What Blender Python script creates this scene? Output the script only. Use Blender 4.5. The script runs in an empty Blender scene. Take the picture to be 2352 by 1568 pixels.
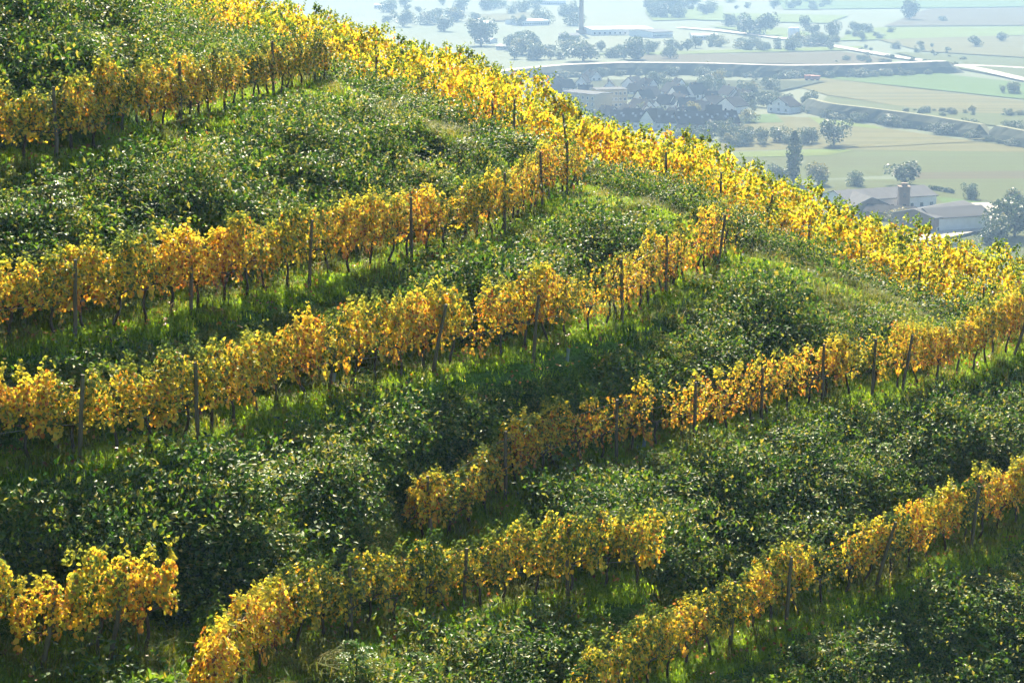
import bpy, math, random
import numpy as np
from mathutils import Vector, Matrix, Euler

SC = bpy.context.scene
R = math.radians
RNG = np.random.default_rng(7)
random.seed(7)

# ------------------------------------------------------------------ camera
CAM_Z = 130.0                      # camera height above the valley floor
F_PX, CX, CY = 4573.0, 1176.0, 784.0   # 70 mm lens, photo measured on a 2352 x 1568 grid
PITCH = math.atan(1000.0 / F_PX)
cam_data = bpy.data.cameras.new('camera')
cam_data.lens = 70.0
cam_data.sensor_width = 36.0
cam_data.clip_start = 0.5
cam_data.clip_end = 30000
cam = bpy.data.objects.new('camera', cam_data)
SC.collection.objects.link(cam)
cam.location = (0, 0, CAM_Z)
cam.rotation_euler = (math.pi / 2 - PITCH, 0, 0)
SC.camera = cam

# ------------------------------------------------------------------ sky, sun, exposure
SUN_EL, SUN_AZ = R(39), R(-3)     # azimuth clockwise from straight ahead (+Y)
world = bpy.data.worlds.new('World')
SC.world = world
world.use_nodes = True
wn = world.node_tree
sky = wn.nodes.new('ShaderNodeTexSky')
sky.sky_type = 'NISHITA'
sky.sun_disc = False
sky.sun_elevation = SUN_EL
sky.sun_rotation = SUN_AZ
sky.air_density = 1.0
sky.dust_density = 1.5
bgn = wn.nodes['Background']
bgn.inputs['Strength'].default_value = 0.05
wn.links.new(sky.outputs[0], bgn.inputs['Color'])

sun_data = bpy.data.lights.new('sun', 'SUN')
sun_data.energy = 5.0
sun_data.angle = R(0.5)
sun_data.color = (1.0, 0.88, 0.64)
sun = bpy.data.objects.new('sun', sun_data)
SC.collection.objects.link(sun)
to_sun = Vector((math.sin(SUN_AZ) * math.cos(SUN_EL), math.cos(SUN_AZ) * math.cos(SUN_EL), math.sin(SUN_EL)))
sun.rotation_euler = to_sun.to_track_quat('Z', 'Y').to_euler()
sun.location = (60, 120, 200)

SC.view_settings.view_transform = 'Standard'
SC.view_settings.look = 'None'
SC.view_settings.exposure = 2.05
SC.view_settings.gamma = 1.0
SC.render.engine = 'CYCLES'
SC.cycles.use_denoising = True
SC.cycles.use_adaptive_sampling = True
SC.cycles.adaptive_threshold = 0.05
SC.cycles.max_bounces = 5
SC.cycles.diffuse_bounces = 4
SC.cycles.glossy_bounces = 2
SC.cycles.transmission_bounces = 4
SC.cycles.transparent_max_bounces = 8
SC.cycles.volume_bounces = 0
SC.cycles.sample_clamp_indirect = 4.0

COL = SC.collection

# ------------------------------------------------------------------ projection helpers
_c, _s = math.cos(PITCH), math.sin(PITCH)
def ray(x, y):
    a, b = (x - CX) / F_PX, -(y - CY) / F_PX
    return np.array([a, _c + b * _s, -_s + b * _c])
def on_plane(x, y, z):            # photo point -> ground position on the level z (below the camera)
    d = ray(x, y); t = z / d[2]
    return d * t
def at_depth(x, y, Y):
    d = ray(x, y); return d * (Y / d[1])
def project(P):                   # positions relative to the camera -> photo grid
    P = np.asarray(P, float)
    fwd = P[..., 1] * _c - P[..., 2] * _s
    up = P[..., 1] * _s + P[..., 2] * _c
    return CX + F_PX * P[..., 0] / fwd, CY - F_PX * up / fwd, fwd
VK = CAM_Z / 97.0              # size of valley things
def V(x, y):                      # photo point -> valley floor point (world)
    p = on_plane(x, y, -CAM_Z); return Vector((p[0], p[1], 0.0))
def mpp(y):                       # metres per photo-grid pixel at that ground line
    return V(CX, y).y / F_PX

# ------------------------------------------------------------------ noise
_perm = RNG.random((256, 256))
def vnoise(x, y):
    xi = np.floor(x).astype(int); yi = np.floor(y).astype(int)
    fx = x - xi; fy = y - yi
    fx = fx * fx * (3 - 2 * fx); fy = fy * fy * (3 - 2 * fy)
    a = _perm[xi & 255, yi & 255]; b = _perm[(xi + 1) & 255, yi & 255]
    c = _perm[xi & 255, (yi + 1) & 255]; d = _perm[(xi + 1) & 255, (yi + 1) & 255]
    return (a * (1 - fx) + b * fx) * (1 - fy) + (c * (1 - fx) + d * fx) * fy
def fbm(x, y, o=4):
    r = 0; a = 0.5; t = 0
    for i in range(o):
        r = r + a * vnoise(x * 2 ** i + 17 * i, y * 2 ** i + 5 * i); t += a; a *= 0.5
    return r / t

# ------------------------------------------------------------------ object helpers
def tag(o, label=None, cat=None, group=None, kind=None):
    if label: o['label'] = label
    if cat: o['category'] = cat
    if group: o['group'] = group
    if kind: o['kind'] = kind
    return o
def obj(name, mesh, parent=None, loc=None, rot=None, scale=None):
    o = bpy.data.objects.new(name, mesh); COL.objects.link(o)
    if parent: o.parent = parent
    if loc is not None: o.location = loc
    if rot is not None: o.rotation_euler = rot
    if scale is not None: o.scale = scale if hasattr(scale, '__len__') else (scale,) * 3
    return o
def empty(name, loc, rot=(0, 0, 0), scale=1.0):
    o = bpy.data.objects.new(name, None); COL.objects.link(o)
    o.empty_display_size = 0.3
    o.location = loc; o.rotation_euler = rot; o.scale = scale if hasattr(scale, '__len__') else (scale,) * 3
    return o
class MB:
    def __init__(s): s.v = []; s.f = []
    def add(s, vs, fs):
        n = len(s.v); s.v += [tuple(map(float, v)) for v in vs]; s.f += [tuple(i + n for i in f) for f in fs]; return s
    def box(s, x0, x1, y0, y1, z0, z1):
        return s.add([(x0,y0,z0),(x1,y0,z0),(x1,y1,z0),(x0,y1,z0),(x0,y0,z1),(x1,y0,z1),(x1,y1,z1),(x0,y1,z1)],
                     [(3,2,1,0),(4,5,6,7),(0,1,5,4),(1,2,6,5),(2,3,7,6),(3,0,4,7)])
    def tube(s, pts, rad, n=6, cap=True):
        pts = [np.array(p, float) for p in pts]; rings = []
        if not hasattr(rad, '__len__'): rad = [rad] * len(pts)
        base = len(s.v)
        for i, p in enumerate(pts):
            d = pts[min(i + 1, len(pts) - 1)] - pts[max(i - 1, 0)]
            d /= np.linalg.norm(d) + 1e-9
            a = np.cross(d, (0.31, 0.95, 0.05)); a /= np.linalg.norm(a) + 1e-9
            b = np.cross(d, a)
            for k in range(n):
                t = 2 * math.pi * k / n
                s.v.append(tuple(p + rad[i] * (a * math.cos(t) + b * math.sin(t))))
        for i in range(len(pts) - 1):
            for k in range(n):
                k2 = (k + 1) % n
                s.f.append((base + i * n + k, base + i * n + k2, base + (i + 1) * n + k2, base + (i + 1) * n + k))
        if cap:
            s.f.append(tuple(base + k for k in range(n))[::-1])
            s.f.append(tuple(base + (len(pts) - 1) * n + k for k in range(n)))
        return s
    def mesh(s, name, mat, smooth=False):
        m = bpy.data.meshes.new(name); m.from_pydata(s.v, [], s.f); m.materials.append(mat)
        if smooth: m.polygons.foreach_set('use_smooth', [True] * len(m.polygons))
        m.update(); return m

# ------------------------------------------------------------------ materials
def nodes(name):
    m = bpy.data.materials.new(name); m.use_nodes = True
    nt = m.node_tree; nt.nodes.clear()
    out = nt.nodes.new('ShaderNodeOutputMaterial')
    return m, nt, out
def ramp(nt, stops):
    r = nt.nodes.new('ShaderNodeValToRGB'); cr = r.color_ramp
    while len(cr.elements) < len(stops): cr.elements.new(0.5)
    for e, (p, c) in zip(cr.elements, stops):
        e.position = p; e.color = (*c, 1)
    return r
def math_node(nt, op, a, b=None):
    n = nt.nodes.new('ShaderNodeMath'); n.operation = op
    for i, v in enumerate((a, b)):
        if v is None: continue
        if isinstance(v, (int, float)): n.inputs[i].default_value = v
        else: nt.links.new(v, n.inputs[i])
    return n.outputs[0]
def leaf_mat(name, stops, trans=0.5, rough=0.4, spec=0.5, rnd=0.15, tint=True, tcol=(1, 1, 1)):
    """thin leaf: coloured by its own 'tone' plus a shift for the whole plant; lets light through"""
    m, nt, out = nodes(name)
    at = nt.nodes.new('ShaderNodeAttribute'); at.attribute_name = 'tone'
    oi = nt.nodes.new('ShaderNodeObjectInfo')
    v = math_node(nt, 'ADD', at.outputs['Fac'], math_node(nt, 'MULTIPLY', math_node(nt, 'SUBTRACT', oi.outputs['Random'], 0.5), rnd * 2))
    if tint:
        ta = nt.nodes.new('ShaderNodeAttribute'); ta.attribute_type = 'OBJECT'; ta.attribute_name = 'tint'
        v = math_node(nt, 'ADD', v, ta.outputs['Fac'])
    rp = ramp(nt, stops); nt.links.new(v, rp.inputs[0])
    pb = nt.nodes.new('ShaderNodeBsdfPrincipled')
    pb.inputs['Roughness'].default_value = rough
    pb.inputs['Specular IOR Level'].default_value = spec
    nt.links.new(rp.outputs[0], pb.inputs['Base Color'])
    tr = nt.nodes.new('ShaderNodeBsdfTranslucent')
    mul = nt.nodes.new('ShaderNodeMix'); mul.data_type = 'RGBA'; mul.blend_type = 'MULTIPLY'; mul.inputs[0].default_value = 1
    nt.links.new(rp.outputs[0], mul.inputs[6]); mul.inputs[7].default_value = (*tcol, 1)
    nt.links.new(mul.outputs[2], tr.inputs[0])
    mx = nt.nodes.new('ShaderNodeMixShader'); mx.inputs[0].default_value = trans
    nt.links.new(pb.outputs[0], mx.inputs[1]); nt.links.new(tr.outputs[0], mx.inputs[2])
    nt.links.new(mx.outputs[0], out.inputs[0])
    return m
def surf(name, c1, c2=None, scale=3.0, rough=0.8, detail=4, bump=0.0, stretch=None, spec=0.3, coords='Object'):
    m, nt, out = nodes(name)
    pb = nt.nodes.new('ShaderNodeBsdfPrincipled')
    pb.inputs['Roughness'].default_value = rough; pb.inputs['Specular IOR Level'].default_value = spec
    if c2 is None: c2 = tuple(x * 0.75 for x in c1)
    tc = nt.nodes.new('ShaderNodeTexCoord')
    src = tc.outputs[coords]
    if stretch:
        mp = nt.nodes.new('ShaderNodeMapping'); mp.inputs['Scale'].default_value = stretch[:3]
        if len(stretch) > 3: mp.inputs['Rotation'].default_value = (0, 0, stretch[3])
        nt.links.new(src, mp.inputs[0]); src = mp.outputs[0]
    no = nt.nodes.new('ShaderNodeTexNoise'); no.inputs['Scale'].default_value = scale; no.inputs['Detail'].default_value = detail
    no.inputs['Roughness'].default_value = 0.65
    nt.links.new(src, no.inputs['Vector'])
    rp = ramp(nt, [(0.3, c1), (0.7, c2)]); nt.links.new(no.outputs[0], rp.inputs[0])
    nt.links.new(rp.outputs[0], pb.inputs['Base Color'])
    if bump:
        bp = nt.nodes.new('ShaderNodeBump'); bp.inputs['Strength'].default_value = bump
        nt.links.new(no.outputs[0], bp.inputs['Height']); nt.links.new(bp.outputs[0], pb.inputs['Normal'])
    nt.links.new(pb.outputs[0], out.inputs[0])
    return m

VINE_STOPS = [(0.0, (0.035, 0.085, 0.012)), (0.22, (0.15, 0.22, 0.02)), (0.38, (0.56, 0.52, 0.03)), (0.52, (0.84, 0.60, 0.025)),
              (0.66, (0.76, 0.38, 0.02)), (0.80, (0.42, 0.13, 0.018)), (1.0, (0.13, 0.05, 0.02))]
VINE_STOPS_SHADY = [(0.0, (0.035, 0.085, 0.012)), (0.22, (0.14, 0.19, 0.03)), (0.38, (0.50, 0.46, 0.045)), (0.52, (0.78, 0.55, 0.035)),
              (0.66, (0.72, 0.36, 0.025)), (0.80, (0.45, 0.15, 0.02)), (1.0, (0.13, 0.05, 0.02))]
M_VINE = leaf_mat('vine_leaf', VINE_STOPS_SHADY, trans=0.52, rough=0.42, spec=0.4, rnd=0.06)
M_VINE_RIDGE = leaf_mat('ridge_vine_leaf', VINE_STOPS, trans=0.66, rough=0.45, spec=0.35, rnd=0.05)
M_BRUSH = leaf_mat('bramble_leaf', [(0.0, (0.008, 0.032, 0.009)), (0.40, (0.028, 0.090, 0.012)), (0.70, (0.105, 0.21, 0.024)), (1.0, (0.30, 0.28, 0.08))],
                   trans=0.45, rough=0.54, spec=0.42, rnd=0.14, tint=False, tcol=(1.25, 1.1, .5))
M_LEAFY = leaf_mat('broad_weed_leaf', [(0.0, (0.03, 0.085, 0.012)), (0.5, (0.085, 0.19, 0.02)), (0.85, (0.17, 0.27, 0.03)), (1.0, (0.30, 0.28, 0.05))],
                   trans=0.5, rough=0.5, spec=0.35, rnd=0.12, tint=False, tcol=(1.2, 1.1, .5))
M_GREENBUSH = leaf_mat('sapling_leaf', [(0.0, (0.03, 0.085, 0.015)), (0.5, (0.06, 0.16, 0.02)), (0.85, (0.12, 0.24, 0.03)), (1.0, (0.25, 0.27, 0.04))],
                       trans=0.45, rough=0.4, spec=0.5, rnd=0.1)
M_GRASS = leaf_mat('grass_blade', [(0.0, (0.08, 0.18, 0.010)), (0.5, (0.22, 0.37, 0.018)), (0.85, (0.33, 0.44, 0.03)), (1.0, (0.45, 0.37, 0.09))],
                   trans=0.55, rough=0.6, spec=0.12, rnd=0.15, tint=False, tcol=(1.2, 1.15, .5))
M_DRYGRASS = leaf_mat('tall_grass_blade', [(0.0, (0.05, 0.11, 0.015)), (0.5, (0.13, 0.175, 0.022)), (0.8, (0.24, 0.23, 0.04)), (1.0, (0.33, 0.25, 0.09))],
                      trans=0.55, rough=0.6, spec=0.12, rnd=0.2, tint=False, tcol=(1.2, 1.05, .5))
M_LITTER = leaf_mat('fallen_leaf', [(0.0, (0.45, 0.26, 0.03)), (0.5, (0.38, 0.13, 0.02)), (1.0, (0.16, 0.06, 0.02))], trans=0.3, rnd=0.3, tint=False)
M_TREE = leaf_mat('tree_leaf', [(0.0, (0.018, 0.040, 0.014)), (0.45, (0.040, 0.070, 0.020)), (0.75, (0.085, 0.11, 0.028)), (1.0, (0.28, 0.22, 0.04))],
                  trans=0.35, rough=0.5, spec=0.4, rnd=0.08)
M_WOOD = surf('weathered_post_wood', (0.15, 0.12, 0.09), (0.07, 0.055, 0.04), 9, 0.85, bump=0.4, stretch=(4, 4, 0.6))
M_BARK = surf('vine_bark', (0.085, 0.06, 0.042), (0.03, 0.022, 0.016), 30, 0.9, bump=0.6, stretch=(3, 3, 0.8))
M_TRUNK = surf('tree_bark', (0.08, 0.065, 0.05), (0.04, 0.03, 0.025), 8, 0.9)
M_WIRE = surf('galvanised_wire', (0.35, 0.35, 0.34), (0.22, 0.2, 0.18), 20, 0.45, spec=0.6)
M_TUBE = surf('grow_tube_plastic', (0.22, 0.28, 0.30), (0.16, 0.21, 0.24), 6, 0.4)

def hill_material():
    m, nt, out = nodes('grassy_hillside')
    pb = nt.nodes.new('ShaderNodeBsdfPrincipled'); pb.inputs['Roughness'].default_value = 0.9; pb.inputs['Specular IOR Level'].default_value = 0.15
    tc = nt.nodes.new('ShaderNodeTexCoord')
    n1 = nt.nodes.new('ShaderNodeTexNoise'); n1.inputs['Scale'].default_value = 0.8; n1.inputs['Detail'].default_value = 6
    n2 = nt.nodes.new('ShaderNodeTexNoise'); n2.inputs['Scale'].default_value = 14; n2.inputs['Detail'].default_value = 5
    for n in (n1, n2): nt.links.new(tc.outputs['Object'], n.inputs['Vector'])
    r1 = ramp(nt, [(0.3, (0.045, 0.10, 0.015)), (0.55, (0.075, 0.17, 0.016)), (0.75, (0.13, 0.17, 0.03))])
    nt.links.new(n1.outputs[0], r1.inputs[0])
    r2 = ramp(nt, [(0.3, (0.45, 0.4, 0.35)), (0.7, (1.2, 1.2, 1.1))]); nt.links.new(n2.outputs[0], r2.inputs[0])
    mx = nt.nodes.new('ShaderNodeMix'); mx.data_type = 'RGBA'; mx.blend_type = 'MULTIPLY'; mx.inputs[0].default_value = 1
    nt.links.new(r1.outputs[0], mx.inputs[6]); nt.links.new(r2.outputs[0], mx.inputs[7])
    nt.links.new(mx.outputs[2], pb.inputs['Base Color'])
    bp = nt.nodes.new('ShaderNodeBump'); bp.inputs['Strength'].default_value = 0.7; bp.inputs['Distance'].default_value = 0.1
    nt.links.new(n2.outputs[0], bp.inputs['Height']); nt.links.new(bp.outputs[0], pb.inputs['Normal'])
    nt.links.new(pb.outputs[0], out.inputs[0]); return m
M_HILL = hill_material()

# ------------------------------------------------------------------ the terraces: level rows measured from the photo
Z1, Z2, Z3, Z4, Z4B, Z5, Z6 = -7.3, -11.6, -14.0, -17.4, -16.5, -19.2, -21.0
ROWS_PX = {
    'R1': (Z1, [(-160, 400), (0, 375), (120, 365), (370, 300), (610, 226), (690, 203), (740, 190)]),
    'R2': (Z2, [(-160, 812, -10.9), (0, 785, -10.9), (150, 770, -11.0), (410, 722, -11.2), (690, 655, -11.4), (925, 602), (1143, 540), (1230, 478), (1290, 445), (1325, 428)]),
    'R3': (Z3, [(-160, 1085, -13.2), (0, 1068, -13.2), (195, 1055, -13.3), (435, 1018, -13.5), (600, 950, -13.6), (765, 905, -13.8), (980, 855), (1210, 805), (1415, 740), (1515, 672), (1637, 612), (1690, 592)]),
    'R4': (Z4, [(975, 1248), (1090, 1195), (1140, 1150), (1280, 1085), (1480, 1032), (1630, 1000), (1760, 960), (1880, 925), (2060, 893), (2200, 862), (2310, 815), (2420, 770)]),
    'R4B': (Z4B, [(-160, 1552), (0, 1535), (180, 1522), (345, 1500)]),
    'R5': (Z5, [(500, 1680, -17.1), (560, 1590, -17.2), (640, 1510, -17.4), (780, 1462, -17.8), (980, 1415, -18.5), (1180, 1385, -19.0), (1290, 1372), (1420, 1352), (1470, 1347)]),
    'R6': (Z6, [(1330, 1690), (1480, 1590), (1640, 1500), (1800, 1420), (2000, 1345), (2180, 1272), (2352, 1190), (2480, 1140)]),
}
RIDGE_PX = [(120, -40, 103), (300, 32, 101), (440, 80, 99), (560, 112, 98), (870, 216, 94), (1180, 326, 90), (1440, 408, 90), (1650, 486, 89), (1860, 588, 88), (1985, 642, 88),
            (2180, 712, 87), (2352, 795, 85.5), (2520, 870, 84)]
NOSE_PX = [(760, 196, 80.5), (870, 232, 80), (1000, 277, 79), (1150, 328, 79.5), (1250, 372, 80),
           (1360, 415, 80), (1450, 435, 79.5), (1560, 470, 79), (1640, 520, 78.5), (1740, 562, 78), (1850, 607, 78), (1990, 655, 78), (2130, 712, 78), (2210, 745, 78)]
def resample(P, step):
    P = np.asarray(P); seg = np.linalg.norm(np.diff(P[:, :2], axis=0), axis=1); s = np.concatenate([[0], np.cumsum(seg)])
    n = max(2, int(round(s[-1] / step)) + 1); t = np.linspace(0, s[-1], n)
    return np.stack([np.interp(t, s, P[:, i]) for i in range(P.shape[1])], 1)
def smooth(P, it=2):
    P = P.copy()
    for _ in range(it): P[1:-1] = 0.25 * P[:-2] + 0.5 * P[1:-1] + 0.25 * P[2:]
    return P
ROW = {k: smooth(resample([on_plane(p[0], p[1], p[2] if len(p) > 2 else z) for p in pts], 0.5), 3) for k, (z, pts) in ROWS_PX.items()}
RIDGE_A = smooth(resample([at_depth(x, y + 32, D) for x, y, D in RIDGE_PX], 0.5), 6)
def normals2d(P):
    d = np.gradient(P[:, :2], axis=0); d /= np.linalg.norm(d, axis=1)[:, None]
    n = np.stack([d[:, 1], -d[:, 0]], 1)          # right-hand side of travel: towards the viewer, downhill
    return d, n
def offset(P, dist, dz):
    d, n = normals2d(P); Q = P.copy(); Q[:, :2] += n * dist; Q[:, 2] += dz; return Q
_f = np.clip((RIDGE_A[:, 0] - 5) / 14, 0, 1)      # the ridge top flattens out towards the lower right
RIDGE_B = offset(RIDGE_A, -3.1, -0.05); RIDGE_B[:, 2] += 0.30 * _f
RIDGE_C = offset(RIDGE_A, -6.2, -0.30); RIDGE_C[:, 2] += 0.75 * _f

cons = []
for k, P in ROW.items():
    Q = P[::3]
    d, n = normals2d(P)
    for off, dz in ((0.0, 0.0), (0.8, -0.10), (-0.9, 0.03), (-1.2, 0.2)) + (((2.6, -1.9), (5.0, -4.4)) if k == 'R6' else ()):
        q = offset(P, off, dz); cons += [tuple(p) for p in q[::3]] + [tuple(q[-1])]
for Q in (RIDGE_A, RIDGE_B, RIDGE_C, offset(RIDGE_C, -2, -.4), offset(RIDGE_C, -10, -7.5), offset(RIDGE_C, -22, -19.5)):
    cons += [tuple(p) for p in Q[::5]]
cons += [tuple(at_depth(x, y + 34, D)) for x, y, D in NOSE_PX]
for x, y, D in NOSE_PX:           # shallow saddle between the nose crest and the ridge rows
    for f in (.3, .55, .8):
        ry = np.interp(x, [p[0] for p in RIDGE_PX], [p[1] for p in RIDGE_PX]); rD = np.interp(x, [p[0] for p in RIDGE_PX], [p[2] for p in RIDGE_PX])
        cons.append(tuple(at_depth(x, (y + 34) * (1 - f) + (ry + 32) * f + 7, D * (1 - f) + rD * f)))
# hollow between the lower rows, upper bank, unseen surroundings
for x, y, D in ((0, 0, 66), (250, 62, 84), (320, 92, 86), (400, 125, 87), (150, 12, 80), (0, -120, 72), (-250, 250, 60), (-300, 0, 72), (430, 200, 80), (300, 150, 71),
                (200, 187, 63), (200, 120, 63.7), (150, 187, 62.5), (150, 125, 63.2), (260, 187, 64), (260, 130, 64.8), (1760, 1320, 61.5), (1600, 1390, 59.5), (430, 1560, 44.6), (420, 1480, 45.6),
                (2500, 930, 80), (2600, 1000, 77), (2500, 1100, 73)):
    cons.append(tuple(at_depth(x, y, D)))
cons += [(-14, 36, -23.5), (-6, 38, -25), (2, 41, -28), (10, 46, -30), (20, 52, -32), (-20, 24, -20), (0, 24, -25), (20, 26, -30), (0, 10, -12), (-12, 6, -9), (12, 6, -11),
         (0, 0, -1.75), (-2, -3, -1.4), (3, -3, -1.7), (0, -12, 1.5), (-30, 90, 4), (-40, 70, 2), (-40, 40, -8), (40, 70, -24), (40, 95, -24), (40, 40, -34), (-40, 10, -6), (40, 0, -14)]
# even slopes on the banks, from each upper edge down to the row below
NOSE_P = np.array([at_depth(x, y + 34, D) for x, y, D in NOSE_PX])
def contour(P):
    u, _, _ = project(P); o = np.argsort(u); return u[o], P[o, 1], P[o, 2]
def column(C, x): return np.interp(x, C[0], C[1]), np.interp(x, C[0], C[2])
UP1 = contour(np.concatenate([ROW['R1'], NOSE_P[:5]])); UP2 = contour(np.concatenate([ROW['R2'], NOSE_P[5:9]])); UP3 = contour(np.concatenate([ROW['R3'], NOSE_P[9:]])); UP4 = contour(ROW['R4'])
for up, low, x0, x1 in ((UP1, 'R2', 60, 1260), (UP2, 'R3', 60, 1650), (UP3, 'R4', 1080, 2230), (UP3, 'R4B', 0, 330), (UP4, 'R6', 1650, 2340), (UP4, 'R5', 1010, 1430), (UP3, 'R5', 480, 960)):
    lo = contour(ROW[low])
    for x in np.arange(x0, x1, 70):
        (Du, zu), (Dl, zl) = column(up, x), column(lo, x); Du -= .9; Dl += 1.3
        if Du - Dl < 1.5: continue
        for f in (.12, .36, .64, .88):
            D = Dl + (Du - Dl) * f; cons.append(((x - CX) / F_PX * (D * _c - (zl + (zu - zl) * f) * _s), D, zl + .15 + (zu - .12 - zl - .15) * f))
cons = np.array(cons)
_C = cons[:, :2]
_r = np.linalg.norm(_C[:, None] - _C[None], axis=2)
_n = len(cons)
_A = np.zeros((_n + 3, _n + 3)); _A[:_n, :_n] = _r - 0.06 * np.eye(_n)
_A[:_n, _n] = 1; _A[:_n, _n + 1:] = _C; _A[_n, :_n] = 1; _A[_n + 1:, :_n] = _C.T
_w = np.linalg.solve(_A, np.concatenate([cons[:, 2], [0, 0, 0]]))
NOSE_XY = resample([at_depth(*p) for p in NOSE_PX], .5)[:, :2]
ROWPTS = np.concatenate([P[:, :2] for P in ROW.values()] + [RIDGE_A[:, :2], RIDGE_B[:, :2], RIDGE_C[:, :2]])
def dist_to(xy, pts):
    out = np.full(len(xy), 1e9)
    for i in range(0, len(pts), 200):
        q = pts[i:i + 200]
        out = np.minimum(out, np.sqrt(((xy[:, None] - q[None]) ** 2).sum(2)).min(1))
    return out
def height(x, y):                 # hill surface relative to the camera
    xy = np.stack([np.ravel(x), np.ravel(y)], 1).astype(float)
    z = np.empty(len(xy))
    for i in range(0, len(xy), 20000):
        c = xy[i:i + 20000]
        z[i:i + 20000] = np.sqrt(((c[:, None] - _C[None]) ** 2).sum(2)) @ _w[:_n] + _w[_n] + c @ _w[_n + 1:]
    dr = dist_to(xy, ROWPTS)
    k = np.clip((dr - 0.5) / 2.0, 0.12, 1)
    k *= 0.2 + 0.8 * np.clip(dist_to(xy, NOSE_XY) / 7.0, 0, 1)
    z += k * ((fbm(xy[:, 0] * 0.95 + 40, xy[:, 1] * 0.95 + 8, 2) - 0.5) * 0.9 + (fbm(xy[:, 0] * 0.55 + 9, xy[:, 1] * 0.45 + 3, 4) - 0.5) * 2.0 + (fbm(xy[:, 0] * 2.2, xy[:, 1] * 2.2, 2) - 0.5) * 0.22)
    # the hill runs out into the valley floor
    ex = np.maximum(np.maximum(np.abs(xy[:, 0] - 0) - 45, 0), np.maximum(np.maximum(xy[:, 1] - 112, -25 - xy[:, 1]), 0))
    z = z - ex * 0.62
    return np.maximum(z, -CAM_Z - 4.0)

xs = np.concatenate([np.linspace(-320, -50, 46), np.arange(-45, -22, 1.2), np.arange(-22, 26, 0.2), np.arange(26, 46, 1.2), np.linspace(50, 320, 46)])
ys = np.concatenate([np.linspace(-260, -30, 36), np.arange(-26, 34, 1.2), np.arange(34, 102, 0.25), np.arange(102, 130, 1.2), np.linspace(133, 360, 46)])
GX, GY = np.meshgrid(xs, ys)
GZ = height(GX, GY).reshape(GX.shape)
nx, ny = len(xs), len(ys)
me = bpy.data.meshes.new('hillside')
vv = np.stack([GX.ravel(), GY.ravel(), GZ.ravel() + CAM_Z], 1)
ii = (np.arange(ny - 1)[:, None] * nx + np.arange(nx - 1)[None]).ravel()
ff = np.stack([ii, ii + 1, ii + nx + 1, ii + nx], 1)
me.vertices.add(len(vv)); me.vertices.foreach_set('co', vv.ravel())
me.loops.add(ff.size); me.loops.foreach_set('vertex_index', ff.ravel().astype(np.int32))
me.polygons.add(len(ff)); me.polygons.foreach_set('loop_start', np.arange(0, ff.size, 4, dtype=np.int32))
me.polygons.foreach_set('use_smooth', np.ones(len(ff), bool))
me.update(); me.validate(); me.materials.append(M_HILL)
tag(obj('terraced_hillside', me), 'steep terraced hillside with grassy banks', kind='structure')

# ------------------------------------------------------------------ leaf building
VINE_LEAF = (np.array([(0, 0, 0), (.5, 0, -.07), (1, 0, .06), (-.12, .27, .06), (.22, .5, .1), (.66, .36, .05), (-.12, -.27, .06), (.22, -.5, .1), (.66, -.36, .05)]),
             [(0, 1, 4, 3), (1, 2, 5, 4), (0, 6, 7, 1), (1, 7, 8, 2)])
SMALL_LEAF = (np.array([(0, 0, 0), (1, 0, -.05), (.45, .3, .1), (.45, -.3, .1)]), [(0, 1, 2), (0, 3, 1)])
CARD_LEAF = (np.array([(-.5, -.35, 0), (.15, -.5, .1), (.55, .05, 0), (.05, .5, -.1), (-.45, .3, .1)]), [(0, 1, 2), (0, 2, 3), (0, 3, 4)])
def unit(a): return a / (np.linalg.norm(a, axis=-1, keepdims=True) + 1e-9)
def leaf_mesh(name, P, D, N, S, tone, mat, tmpl):
    """one mesh of many leaves: position, stem-to-tip direction, facing, size, tone"""
    P, D, N = np.asarray(P, float), unit(np.asarray(D, float)), np.asarray(N, float)
    N = unit(N - (N * D).sum(1, keepdims=True) * D); Y = np.cross(N, D)
    tv, tf = tmpl; k = len(tv); n = len(P)
    vs = P[:, None] + np.asarray(S)[:, None, None] * (tv[None, :, 0:1] * D[:, None] + tv[None, :, 1:2] * Y[:, None] + tv[None, :, 2:3] * N[:, None])
    m = bpy.data.meshes.new(name)
    fs = [tuple(i * k + j for j in f) for i in range(n) for f in tf]
    m.from_pydata(vs.reshape(-1, 3).tolist(), [], fs)
    a = m.attributes.new('tone', 'FLOAT', 'POINT'); a.data.foreach_set('value', np.repeat(np.asarray(tone, np.float32), k))
    m.materials.append(mat); m.update(); return m

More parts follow.
